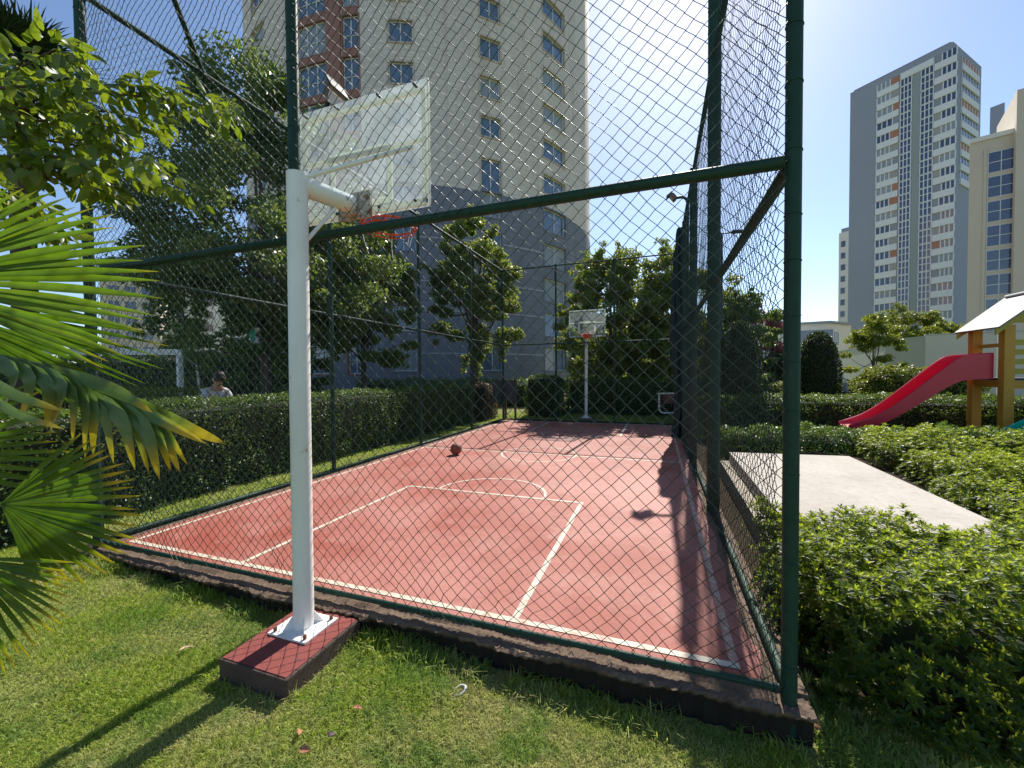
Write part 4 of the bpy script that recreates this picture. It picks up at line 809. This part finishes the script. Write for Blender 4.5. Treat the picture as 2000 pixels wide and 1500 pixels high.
# dark palm behind
c0 = np.array([-7.15, 2.25, 7.9]); pd = thing('fan_palm', 'tall dark spiky palm crown at the top left behind the leafy branch', 'palm', (c0[0], c0[1], -.12))
b = MB(); b.tube([(c0[0]-.2, c0[1], -.2), (c0[0]-.1, c0[1], 4), c0], [.24, .19, .2], 14); b.build('trunk', M_fibre, pd, True)
g = np.random.default_rng(76); VV = []; FF = []; off = 0
for i in range(46):
    az = i*2.4; el = g.uniform(-.75, 1.35); d = np.array([math.cos(az)*math.cos(el), math.sin(az)*math.cos(el), math.sin(el)]); s = unit(np.cross(d, [0.01, 0, 1.0])); u = np.cross(s, d); hub = c0+d*.55*g.uniform(.7, 1.2); ts = np.linspace(0, 1, 7)
    for a in np.linspace(-1.25, 1.25, 24):
        dd = d*math.cos(a)+s*math.sin(a); L = 1.02*g.uniform(.85, 1.15)*(1-.15*abs(a)); ctr = hub+np.outer(ts*L, dd)+np.outer(-.14*L*ts**2.5*g.uniform(0, 1.6), [0, 0, 1.0]); wd = np.where(ts < .5, ts*.05, .025*(1-ts)/.5)+.001
        V, f = strip(ctr, np.broadcast_to(np.cross(dd, u), ctr.shape), wd, np.broadcast_to(u, ctr.shape), .3); VV.append(V); FF.append(f+off); off += len(V)
npmesh('crown', np.concatenate(VV), np.concatenate(FF), L_palm_d, pd)

# ------------------------------------------------------------------ the leafy branch hanging in from the left
RNG = np.random.default_rng(81); tb = at(-480, 1000, 2.6); tb[2] = -.16
ft = thing('leafy_tree', 'backlit leafy branches with yellow green leaves hanging in from the upper left', 'tree', tb); b = MB()
top_ = tb+np.array([.06, .05, 3.9]); b.tube([tb-np.array([0, 0, .1]), tb+np.array([.04, 0, 1.2]), tb+np.array([-.02, .03, 2.6]), top_], [.10, .08, .06, .02], 12); b.build('trunk', M_bark, ft, True)
limbs = [((-360, 240), 2.55, 2.3), ((-360, 280), 2.5, 1.9), ((-360, 300), 2.5, 1.7), ((-360, 280), 2.45, 2.0), ((-80, 380), 2.6, 1.6)]
twigs = [([(-360, 240), (-60, 228), (70, 205), (150, 180), (280, 188), (400, 205), (455, 225)], 2.55), ([(-360, 240), (-40, 175), (60, 120), (110, 95), (150, 110)], 2.6), ([(-360, 280), (-30, 262), (100, 275), (220, 298), (300, 320)], 2.5), ([(-360, 280), (-50, 300), (70, 330), (150, 352), (230, 385)], 2.45),
         ([(-360, 300), (-60, 340), (20, 380), (110, 420)], 2.5), ([(-60, 228), (40, 240), (120, 232), (200, 245), (260, 262)], 2.65), ([(70, 205), (140, 215), (220, 218), (330, 245)], 2.7), ([(150, 180), (230, 165), (300, 170), (350, 190)], 2.62), ([(-40, 175), (30, 170), (100, 165), (160, 160)], 2.45), ([(100, 275), (180, 270), (240, 330), (300, 345), (370, 375)], 2.75), ([(-50, 200), (20, 215), (60, 290), (80, 340)], 2.4), ([(-40, 175), (20, 140), (50, 115)], 2.75), ([(-80, 380), (0, 400), (60, 440), (140, 470)], 2.6), ([(-20, 320), (40, 300), (140, 310), (190, 340)], 2.35)]
b = MB(); LP = []; LA = []
for (u_, v_), dz, hz_ in limbs:
    s_ = tb+np.array([.02, .02, hz_]); e_ = at(u_, v_, dz); b.tube([s_, (s_+e_)/2+np.array([0, 0, .06]), e_], [.028, .018, .011], 8)
for k in range(14):       # the rest of the crown, beyond the left edge of the photo
    az = RNG.uniform(1.6, 5.2); s_ = tb+np.array([0, 0, RNG.uniform(1.9, 3.7)]); e_ = s_+np.array([math.cos(az), math.sin(az), RNG.uniform(-.1, .6)])*RNG.uniform(.5, 1.0); b.tube([s_, (s_+e_)/2+np.array([0, 0, .08]), e_], [.02, .012, .003], 6)
    for q in RNG.uniform(.25, 1.05, 60): s = RNG.normal(size=3); LP.append(s_+(e_-s_)*q+s*.07); LA.append(unit((e_-s_)*.7+s*.6+np.array([0, 0, -.7])))
for pts, dz in twigs:
    W3 = [at(u, v, dz+.05*i*RNG.normal()) for i, (u, v) in enumerate(pts)]; W3 = np.array(W3); fine = []
    for i in range(len(W3)-1):
        for q in np.linspace(0, 1, 8, endpoint=False): fine.append(W3[i]*(1-q)+W3[i+1]*q)
    fine.append(W3[-1]); fine = np.array(fine)
    for _ in range(3): fine[1:-1] = (fine[:-2]+2*fine[1:-1]+fine[2:])/4
    b.tube(fine, np.linspace(.011, .0018, len(fine)), 6)
    for i in range(4, len(fine)):
        p = fine[i]; tgt = unit(fine[i]-fine[i-1])
        for _ in range(4 if i > 10 else 3):
            s = RNG.normal(size=3); LP.append(p+s*.035); LA.append(unit(tgt*.7+s*.6+np.array([0, 0, -.75])))
b.build('branch', M_bark, ft, True)
LP = np.array(LP); LA = np.array(LA); n = len(LP); N = unit(rnd_dirs(n)+(-FW)*.5+np.array([0, 0, .55])); L_ = .098*RNG.uniform(.55, 1.2, n)
V, Fq = leaves(LP, LA, N, L_, L_*.52, True, .3, .3); npmesh('foliage', V, Fq, L_fg, ft)
# ------------------------------------------------------------------ concrete slab, ball, litter
M_conc2 = mk_conc('weathered_concrete', (.30, .26, .21), (.42, .37, .30), (.16, .13, .10), 4)
t = thing('concrete_slab', 'pale raised concrete slab between the fence and the bushes', 'slab', (7.4, 4, -.1))
b = MB(); q = [(6.52, 2.10), (8.36, 2.24), (8.42, 5.95), (6.58, 5.75)]; b.prism([(x, y, .075) for x, y in q], (0, 0, .175)); b.build('cover', M_conc, t)
b = MB(); q = [(6.36, 1.98), (8.44, 2.14), (8.5, 6.0), (6.44, 5.85)]; b.prism([(x, y, -.35) for x, y in q], (0, 0, .422)); b.build('base_wall', M_conc2, t)
t = thing('basketball', 'worn orange brown basketball lying on the red court', 'ball', (1.36, 5.2, .004)); b = MB(); r_ = .121
uu = [i/24*math.pi for i in range(25)]; b.tube([(1.36, 5.2, .004+r_-r_*math.cos(a)) for a in uu], [max(.0005, r_*math.sin(a)) for a in uu], 32); 
M_ball = paint('worn_ball_rubber', (.30, .085, .045), .6, 0, .2, 300, .6); b.build('ball_skin', M_ball, t, True, 80)
b = MB(); c = (1.36, 5.2, .004+r_); b.torus(c, r_, .002, (.8, .6, 0), (0, 0, 1), 48, 6); b.torus(c, r_, .002, (.6, -.8, 0), (0, 0, 1), 48, 6); b.torus(c, r_, .002, (1, 0, .2), (0, 1, .1), 48, 6); b.build('seam', M_rubber, t, True)
def fallen(label, px, py, L, W, col, rot, z=None):
    p = gz(px, py, -.17); p[2] = float(gh(p[0], p[1]))+.035; g = np.random.default_rng(int(px)); A = np.array([math.cos(rot), math.sin(rot), .1]); N = unit(np.array([g.normal(0, .3), g.normal(0, .3), 1]))
    V, f = leaves(np.array([p]), np.array([A]), np.array([N]), L, W, True, .35, .5); V = np.concatenate([V, V-np.array([0, 0, .0015])]); f = np.concatenate([f, f[:, ::-1]+15])
    o = npmesh('fallen_leaf', V-p, f, paint('dry_leaf_%s' % col[0], col[1], .7, 0, .3, 60), None, True); o.location = p; tag(o, label, 'leaf', 'dry leaves on the lawn')
fallen('pale dry leaf standing on the lawn left of the red block', 350, 1283, .09, .035, ('pale', (.5, .36, .22)), 1.4)
fallen('small orange leaf on the lawn below the red block', 690, 1388, .05, .025, ('orange', (.42, .17, .08)), .4)
fallen('small orange leaf near the bottom of the lawn, upper of two', 583, 1443, .05, .03, ('orange', (.42, .17, .08)), 2.2)
fallen('orange leaf near the bottom of the lawn, lower of two', 585, 1470, .055, .034, ('orange', (.42, .17, .08)), .2)
fallen('dark purple leaf on the lawn near the bottom edge', 640, 1445, .04, .03, ('dark', (.08, .04, .05)), 1.0)
p = gz(898, 1350, -.17); p[2] = float(gh(p[0], p[1]))+.03; b = MB(); b.torus(p, .033, .006, (1, .1, .3), (0, 1, .2), 24, 6); tag(b.build('plastic_strap', paint('white_plastic', (.7, .7, .7), .4)), 'curled white plastic strap on the grass', 'strap')
p = gz(1578, 1418, -.2); p[2] = float(gh(p[0], p[1])); b = MB(); b.box((p[0]-.05, p[1]-.03, p[2]-.03), (p[0]+.06, p[1]+.04, p[2]+.05), bev=.018); tag(b.build('brick_piece', paint('terracotta', (.42, .16, .10), .9, 0, .4, 30, .6)), 'broken terracotta brick piece at the foot of the corner post', 'brick')
p = gz(1215, 1395, -.2)

# ------------------------------------------------------------------ lamps and rolled netting
M_lens = paint('lamp_lens', (.5, .5, .5), .15)
def flood(label, x, y, z0, z1, dx, k=1.0):
    t = thing('floodlight', label, 'floodlight', (x, y, z0), 'court floodlights'); b = MB(); b.tube([(x, y, z0), (x, y, z1-.1)], .034, 14); b.build('pole', M_green, t, True)
    b = MB(); b.tube([(x, y, z1-.14), (x+dx*.05, y, z1-.02), (x+dx*.16, y, z1+.03), (x+dx*.30, y, z1+.02)], .036, 10); ar = b.build('arm', M_green, t, True)
    c = np.array([x+dx*.36, y, z1+.05]); ax = unit(np.array([dx, 0, -.75])); az = unit(np.array([dx*.75, 0, 1.0])); ay = np.array([0, 1.0, 0])
    b = MB(); b.obox(c, ax, ay, az, .07*k, .19*k, .15*k, .02*k); hs = b.build('lamp_housing', paint('brown_grey_lamp_metal', (.16, .11, .08), .6, .3, .3, 20), t)
    b = MB(); b.obox(c+ax*.074*k, ax, ay, az, .005*k, .165*k, .125*k); b.build('lens', M_lens, hs)
    b = MB(); b.obox(c+az*.165*k+ax*.03, ax, ay, az, .14*k, .21*k, .010); b.obox(c-ax*.09*k, ax, ay, az, .018*k, .13*k, .10*k); b.build('hood', M_dark, hs)
flood('brown hooded floodlight on a pole above the left fence, seen beside the backboard', .0, 3.2, TOP+.02, 6.42, .45)
flood('dark floodlight on a curved arm above the far part of the right fence', 6.10, 9.1, -.1, 6.22, -1.0, .62)
RNG = np.random.default_rng(91); n = 64; rows = 60; V = []
for j in range(rows):
    z = .0+5.45*j/(rows-1); s = j/(rows-1); rad = .05+.10*math.sin(min(1, (1-s)*1.25)*math.pi*.5)**.8+.012*math.sin(j*.9)+.05*math.exp(-((s-.42)/.2)**2)
    for i in range(n):
        a = 2*math.pi*i/n; rr = rad*(1+.22*math.sin(a*5+z*1.1)+.14*math.sin(a*9-z*1.7)+.1*math.sin(a*2+z*.7)); V.append((5.92+1.1*rr*math.cos(a)+.05*math.sin(z*1.1), 9.1+rr*math.sin(a)*1.5, z))
Fq = [(j*n+i, j*n+(i+1) % n, (j+1)*n+(i+1) % n, (j+1)*n+i) for j in range(rows-1) for i in range(n)]
tag(npmesh('rolled_netting', V, Fq, M_netcloth, None, True), 'dark green netting gathered into a tall bundle round the far lamp pole', 'netting')
p = at(1408, 745, 14.5); t = thing('street_lamp', 'street lamp with a short arm behind the right fence', 'street lamp', (p[0], p[1], .1)); z1 = at(1410, 458, 14.5)[2]
b = MB(); b.tube([(p[0], p[1], 0), (p[0], p[1], z1)], [.06, .045], 12); b.tube([(p[0], p[1], z1-.02), (p[0]+.45, p[1]+.1, z1+.02)], .025, 8); b.build('pole', M_dark, t, True)
b = MB(); b.obox((p[0]+.55, p[1]+.12, z1+.03), (1, .2, 0), (-.2, 1, 0), (0, 0, 1), .22, .09, .045, .02); b.build('lamp_head', M_dark, t)

# ------------------------------------------------------------------ small things beyond the court
p = at(985, 805, 15.2); t = thing('notice_board', 'dark notice board on two posts seen from behind at the far left corner', 'sign', (p[0], p[1], .1)); b = MB(); u = np.array([RT[0], RT[1], 0])
a_ = at(962, 742, 15.2); c_ = at(1010, 785, 15.2); ctr = (a_+c_)/2; hx = np.linalg.norm((c_-a_)[:2])/2; hz = abs(a_[2]-c_[2])/2; v_ = np.array([-u[1], u[0], 0])
b.obox(ctr, u, v_, (0, 0, 1), hx, .03, hz, .008); b.build('panel', M_dark, t)
for s in (.0, .8): q = ctr+u*hx*s; b = MB(); b.box((q[0]-.035, q[1]+.04, 0), (q[0]+.035, q[1]+.11, 1.55)); b.build('post', M_rust, t)
p = at(1304, 806, 14.2); t = thing('litter_bin', 'litter bin with a brown bucket in a bent white tube frame at the far end', 'bin', (p[0], p[1], .1)); b = MB(); q = lambda s, z: p+u*s+np.array([0, 0, z-p[2]])
b.tube([q(-.30, .98), q(-.30, .42), q(-.24, .32), q(-.14, .28), q(.16, .28), q(.26, .32), q(.32, .42), q(.32, .98)], .035, 10); b.build('tube_frame', M_white, t, True)
b = MB(); b.tube([q(.01, .62), q(.01, .93)], [.20, .25], 16); b.build('bucket', paint('brown_bin', (.17, .08, .06), .7), t, True)
b = MB(); b.obox(q(.01, .97), u, v_, (0, 0, 1), .36, .12, .02); b.build('lid', M_cream, t)
p = at(495, 655, 11.0); RN = np.random.default_rng(5); nn_ = 9; V = []
for i in range(nn_):
    for j in range(nn_): V.append(p+RT*(.28*(i/8-.5)*(1-.55*j/8)+.02*math.sin(j*1.3))+UP*(.42*(.5-j/8))+FW*(.05*math.sin(i*1.7+j)))
V = np.array(V); Vb = V+FW*.004; fs = [(i*nn_+j, (i+1)*nn_+j, (i+1)*nn_+j+1, i*nn_+j+1) for i in range(8) for j in range(8)]
o = npmesh('cloth_scrap', np.concatenate([V, Vb]), np.array(fs+[tuple(k+81 for k in f[::-1]) for f in fs]), [paint('mint_green_cloth', (.08, .50, .34), .7), paint('white_cloth', (.7, .7, .72), .7)], None, True, None, [1 if f[0] >= 54 else 0 for f in fs]*2)
tag(o, 'mint green and white cloth scrap caught in the tree left of the hoop pole', 'cloth')
def goal():
    a = at(352, 745, 10)[:2]; c = at(60, 745, 9.2)[:2]; t = thing('football_goal', 'white football goal frame behind the left hedge', 'goal', (a[0], a[1], -.1)); z1 = at(352, 688, 10)[2]; n = unit(np.array([-(c-a)[1], (c-a)[0]])); n = n*np.sign(n @ (a-CP[:2])); b = MB(); e = unit(c-a); n3 = np.array([n[0], n[1], 0])
    for q in (a, c): b.box((q[0]-.05, q[1]-.05, -.1), (q[0]+.05, q[1]+.05, z1-.07))
    b.build('goal_post', M_white, t); b = MB(); m2 = (a+c)/2; b.obox((m2[0], m2[1], z1), (e[0], e[1], 0), n3, (0, 0, 1), np.linalg.norm(c-a)/2+.06, .055, .07); b.build('crossbar', M_white, t)
    b = MB()
    for q in (a, c): b.tube([(q[0], q[1], z1-.05), (q[0]+n[0]*.9, q[1]+n[1]*.9, z1-.3), (q[0]+n[0]*1.3, q[1]+n[1]*1.3, -.1)], .03, 8)
    b.build('back_stay', M_white, t, True)
goal()
for px, lab, fl in ((1618, 'blue grey outdoor exercise machine left of the pair beyond the hedge', 1), (1650, 'blue grey outdoor exercise machine right of the pair beyond the hedge', -1)):
    p = at(px, 800, 15.6); p[2] = .2; t = thing('exercise_machine', lab, 'exercise machine', p, 'outdoor exercise machines'); b = MB(); z = p[2]
    b.tube([p, p+np.array([0, 0, 1.05])], [.11, .08], 14); b.build('column', paint('blue_grey_machine', (.22, .27, .36), .5), t, True)
    b = MB(); b.tube([p+np.array([0, 0, 1.0]), p+np.array([0, 0, 1.18]), p+u*fl*.15+np.array([0, 0, 1.3]), p+u*fl*.5+np.array([0, 0, 1.22])], .045, 10); b.tube([p+u*fl*.5+np.array([0, 0, 1.22]), p+u*fl*.62+np.array([0, 0, .7])], .03, 8); b.build('arm', paint('pale_machine_tube', (.55, .54, .48), .4), t, True)
    b = MB(); b.obox(p+u*fl*.62+np.array([0, 0, .68]), u, v_, (0, 0, 1), .12, .16, .03, .01); b.build('footplate', M_dark, t)

# ------------------------------------------------------------------ play tower with slides
t = thing('play_tower', 'yellow wooden play tower with a grey roof and a red slide', 'playground', (12.7, 9.4, .1)); X0, X1, Y0, Y1, PZ = 12.22, 13.4, 9.02, 9.92, 1.52
for x, y in ((X0, Y0), (X0, Y1), (X1, Y0), (X1, Y1)): b = MB(); b.box((x-.085, y-.085, -.1), (x+.085, y+.085, 2.62), bev=.012); b.build('post', M_wood, t)
b = MB(); b.box((X0-.06, Y0-.06, PZ-.05), (X1+.06, Y1+.06, PZ), bev=.008); b.build('platform', M_dark, t)
b = MB(); b.box((X0+.09, Y0-.05, PZ-.22), (X1-.09, Y0+.05, PZ-.055)); b.box((X0-.05, Y0+.09, PZ-.2), (X0+.05, Y1-.09, PZ-.055)); b.build('beam', M_wood, t)
for k in range(4):
    z = PZ+.08+k*.20; b = MB(); b.box((X0+.09, Y0-.02, z), (X1-.09, Y0+.02, z+.115)); b.build('rail_board', M_wood2, t)
b = MB(); b.box((X0+.02, Y0+.09, PZ+.66), (X0+.05, Y1-.09, PZ+.74)); b.build('rail_board', M_wood2, t)
b = MB(); b.box((X1-.03, Y0+.09, PZ+.1), (X1+.03, Y1-.09, PZ+.75)); b.build('rail_board', M_wood2, t)
RX, RZ, EZ, EX = (X0+X1)/2, 3.32, 2.58, .26
for s in (-1, 1):
    xe = RX+s*((X1-X0)/2+EX); b = MB(); d = unit(np.array([xe-RX, 0, EZ-RZ])); L_ = np.linalg.norm([xe-RX, EZ-RZ]); nrm = np.array([-d[2]*s, 0, d[0]*s])
    c = np.array([RX, (Y0+Y1)/2, RZ])+d*L_/2+nrm*.02*s; b.obox(c, d, (0, 1, 0), np.cross(d, [0, 1, 0]), L_/2, .66, .018); b.build('roof', M_greyroof, t)
b = MB(); b.tube([(RX, Y0-.15, RZ+.03), (RX, Y1+.15, RZ+.03)], .03, 8); b.build('ridge_cap', M_white, t, True)
for y in (Y0-.14, Y1+.10):
    b = MB()
    for s in (-1, 1): b.prism([(RX, y, RZ-.03), (RX+s*.85, y, EZ-.03), (RX+s*.85, y, EZ-.17), (RX, y, RZ-.17)], (0, .03, 0))
    b.build('barge_board', M_wood2, t)
b = MB(); b.poly([(RX-.75, Y0, EZ+.08), (RX+.75, Y0, EZ+.08), (RX, Y0, RZ-.1)]); b.build('gable', M_wood2, t)
def slide(prof, wall, y0, y1, mat, name, parent):
    """prof: (x, z) of the bed from the top down; wall: wall height at each point"""
    b = MB()
    def sm(P):
        P = np.array(P, float); out = []
        for i in range(len(P)-1):
            for q in np.linspace(0, 1, 6, endpoint=False): out.append(P[i]*(1-q)+P[i+1]*q)
        out.append(P[-1]); P = np.array(out)
        for _ in range(4): P[1:-1] = (P[:-2]+2*P[1:-1]+P[2:])/4
        return P
    Q = sm([(x, z, w_) for (x, z), w_ in zip(prof, wall)]); rows = []
    sec = lambda x, z, w_: [(x, y0, z-.04), (x, y0, z+w_), (x, y0+.02, z+w_+.018), (x, y0+.05, z+w_), (x, y0+.07, z+.04), (x, y0+.12, z), (x, y1-.12, z), (x, y1-.07, z+.04), (x, y1-.05, z+w_), (x, y1-.02, z+w_+.018), (x, y1, z+w_), (x, y1, z-.04)]
    for x, z, w_ in Q: rows += sec(x, z, w_)
    k = 12; fs = [(i*k+j, (i+1)*k+j, (i+1)*k+(j+1) % k, i*k+(j+1) % k) for i in range(len(Q)-1) for j in range(k)]
    fs += [tuple(range(k)), tuple((len(Q)-1)*k+j for j in range(k))[::-1]]; b.add(rows, fs); return b.build(name, mat, parent, True, 35)
slide([(12.08, 1.54), (11.6, 1.52), (11.35, 1.38), (10.45, .66), (10.05, .44), (9.6, .38)], [.50, .50, .42, .26, .18, .05], 9.12, 9.80, M_red_plastic, 'slide', t)
t = thing('play_slide', 'teal plastic slide cut off by the right edge', 'slide', (11.7, 8.2, .1))
slide([(14.3, 1.75), (13.6, 1.3), (12.4, .62), (11.95, .38), (11.5, .26)], [.42, .36, .24, .18, .05], 7.9, 8.5, M_teal_plastic, 'chute', t)
b = MB(); b.box((14.2, 7.95, -.1), (14.35, 8.45, 1.70)); b.build('support', M_wood, t)

# ------------------------------------------------------------------ people
M_skin = paint('skin', (.50, .27, .19), .55, 0, .1, 8); M_hair = paint('dark_brown_hair', (.025, .016, .012), .5, 0, .3, 60, .5); M_shirt = paint('pale_grey_shirt', (.58, .53, .52), .8, 0, .15, 12, .3); M_trous = paint('dark_trousers', (.04, .045, .06), .8); M_blue = paint('blue_white_shirt', (.40, .46, .60), .8, 0, .35, 9, .3); M_eye = paint('eye_dark', (.02, .015, .015), .2)
def skin(name, verts, edges, radii, mat, parent, root=0):
    me = bpy.data.meshes.new(name); off = root_loc(parent); me.from_pydata([tuple(np.array(v)-off) for v in verts], edges, []); me.materials.append(mat)
    o = bpy.data.objects.new(name, me); COL.objects.link(o); o.parent = parent
    m1 = o.modifiers.new('skin', 'SKIN'); m1.use_smooth_shade = True
    for i, sv in enumerate(me.skin_vertices[0].data): sv.radius = (radii[i], radii[i]) if not hasattr(radii[i], '__len__') else radii[i]; sv.use_root = (i == root)
    m2 = o.modifiers.new('sub', 'SUBSURF'); m2.levels = m2.render_levels = 2; return o
def person(label, x, y, z0, h, face, lean, shirt, headtilt=.1, hands=None):
    """standing figure leaning forward by 'lean' (radians) towards the heading 'face'; arms bent with the hands in front"""
    t = thing('person', label, 'person', (x, y, z0)); s = h/1.75; fx = np.array([math.cos(face), math.sin(face), 0]); sx = np.array([-fx[1], fx[0], 0]); up = np.array([0, 0, 1.0]); o = np.array([x, y, z0])
    hip = o+up*.92*s; tu = unit(up*math.cos(lean)+fx*math.sin(lean)); ch = hip+tu*.34*s; nk = hip+tu*.53*s; hd = unit(tu+fx*headtilt+up*.35); hb = nk+hd*.07*s; hc = nk+hd*.19*s
    V = [hip, hip+tu*.16*s, ch, nk, hb]; Rr = [(.145*s, .10*s), (.125*s, .09*s), (.155*s, .10*s), (.052*s, .052*s), (.05*s, .05*s)]; E = [(0, 1), (1, 2), (2, 3), (3, 4)]
    for sd in (-1, 1):
        i = len(V); kn = o+sx*sd*.10*s+up*.49*s+fx*.04*s; V += [hip+sx*sd*.09*s-up*.05*s, kn, o+sx*sd*.10*s+up*.07*s, o+sx*sd*.11*s+fx*.16*s+up*.03*s]; Rr += [.085*s, .058*s, .042*s, .034*s]; E += [(0, i), (i, i+1), (i+1, i+2), (i+2, i+3)]
    wr = []
    for sd in (-1, 1):
        i = len(V); sh = nk-tu*.05*s+sx*sd*.17*s; el = sh+fx*.10*s-up*.24*s+sx*sd*.05*s; w_ = el+fx*.22*s-up*.02*s-sx*sd*.06*s; V += [sh, el, w_]; Rr += [.052*s, .038*s, .027*s]; E += [(3, i), (i, i+1), (i+1, i+2)]; wr.append((w_, unit(w_-el), sd))
        pm_ = w_+unit(w_-el)*.05*s; j = len(V); V += [pm_]; Rr += [(.034*s, .020*s)]; E += [(i+2, j)]; d = unit(w_-el)
        for k in range(4):
            f0 = pm_+d*.045*s+sx*(k-1.5)*.019*s; ln_ = (.075, .088, .082, .062)[k]*s; j2 = len(V); V += [f0, f0+d*ln_*.5-up*.008*s, f0+d*ln_*.85-up*.03*s]; Rr += [.009*s, .0085*s, .007*s]; E += [(j, j2), (j2, j2+1), (j2+1, j2+2)]
        j2 = len(V); V += [w_+d*.035*s-sx*sd*.03*s, w_+d*.075*s-sx*sd*.052*s]; Rr += [.011*s, .008*s]; E += [(j, j2), (j2, j2+1)]
    # head: cranium, jaw
    i = len(V); V += [hc, hc+hd*.06*s]; Rr += [(.078*s, .088*s), .07*s]; E += [(4, i), (i, i+1)]
    skin('body', V, E, Rr, M_skin, t)
    ff_ = unit(fx-hd*(fx @ hd)); b = MB(); b.tube([hc+ff_*.075*s+hd*.02*s, hc+ff_*.105*s-hd*.02*s, hc+ff_*.08*s-hd*.03*s], [.008*s, .016*s, .009*s], 8)
    for sd in (-1, 1): e = hc+sx*sd*.086*s-hd*.0*s; b.obox(e, ff_, sx, hd, .022*s, .010*s, .032*s, .006*s)
    b.build('face_relief', M_skin, t, True)
    b = MB()
    for sd in (-1, 1): b.obox(hc+ff_*.084*s+sx*sd*.033*s+hd*.022*s, ff_, sx, hd, .006*s, .014*s, .008*s, .003*s)
    b.obox(hc+ff_*.084*s-hd*.055*s, ff_, sx, hd, .005*s, .024*s, .005*s, .002*s); b.build('eyes_and_mouth', M_eye, t)
    b = MB(); g = np.random.default_rng(3); cc = hc+hd*.035*s-ff_*.022*s; A = []; 
    for i in range(13):
        th_ = math.pi*.62*i/12
        for j in range(20): ph = 2*math.pi*j/20; A.append(cc+(hd*math.cos(th_)*.108+(sx*math.cos(ph)*.094+(-ff_)*math.sin(ph)*.105)*math.sin(th_))*s*(1+.05*g.normal()))
    b.add(A, [(i*20+j, i*20+(j+1) % 20, (i+1)*20+(j+1) % 20, (i+1)*20+j) for i in range(12) for j in range(20)]); b.build('hair', M_hair, t, True, 70)
    SV = [hip, hip+tu*.16*s, ch, nk-tu*.035*s]; SR = [(.162*s, .118*s), (.145*s, .108*s), (.17*s, .118*s), .074*s]; SE = [(0, 1), (1, 2), (2, 3)]
    for sd in (-1, 1): sh = nk-tu*.05*s+sx*sd*.17*s; el = sh+fx*.10*s-up*.24*s+sx*sd*.05*s; i = len(SV); SV += [sh, sh+(el-sh)*.75]; SR += [.066*s, .056*s]; SE += [(3, i), (i, i+1)]
    skin('shirt', SV, SE, SR, shirt, t)
    TV = [hip-up*.02*s]; TRr = [(.155*s, .115*s)]; TE = []
    for sd in (-1, 1): i = len(TV); TV += [hip+sx*sd*.09*s-up*.08*s, o+sx*sd*.10*s+up*.49*s+fx*.04*s, o+sx*sd*.10*s+up*.10*s]; TRr += [.098*s, .075*s, .062*s]; TE += [(0, i), (i, i+1), (i+1, i+2)]
    skin('trousers', TV, TE, TRr, M_trous, t); return t
p = at(428, 745, 7.55); person('person in a pale grey shirt leaning over the dark hedge', p[0]-.28, p[1]+.05, -.02, 1.84, -.2, .35, M_shirt, .5)
p = at(243, 760, 6.9); person('person in a blue and white top low behind the hedge beside the palm leaf', p[0]-.1, p[1], -.12, 1.52, -.3, .25, M_blue, .35)
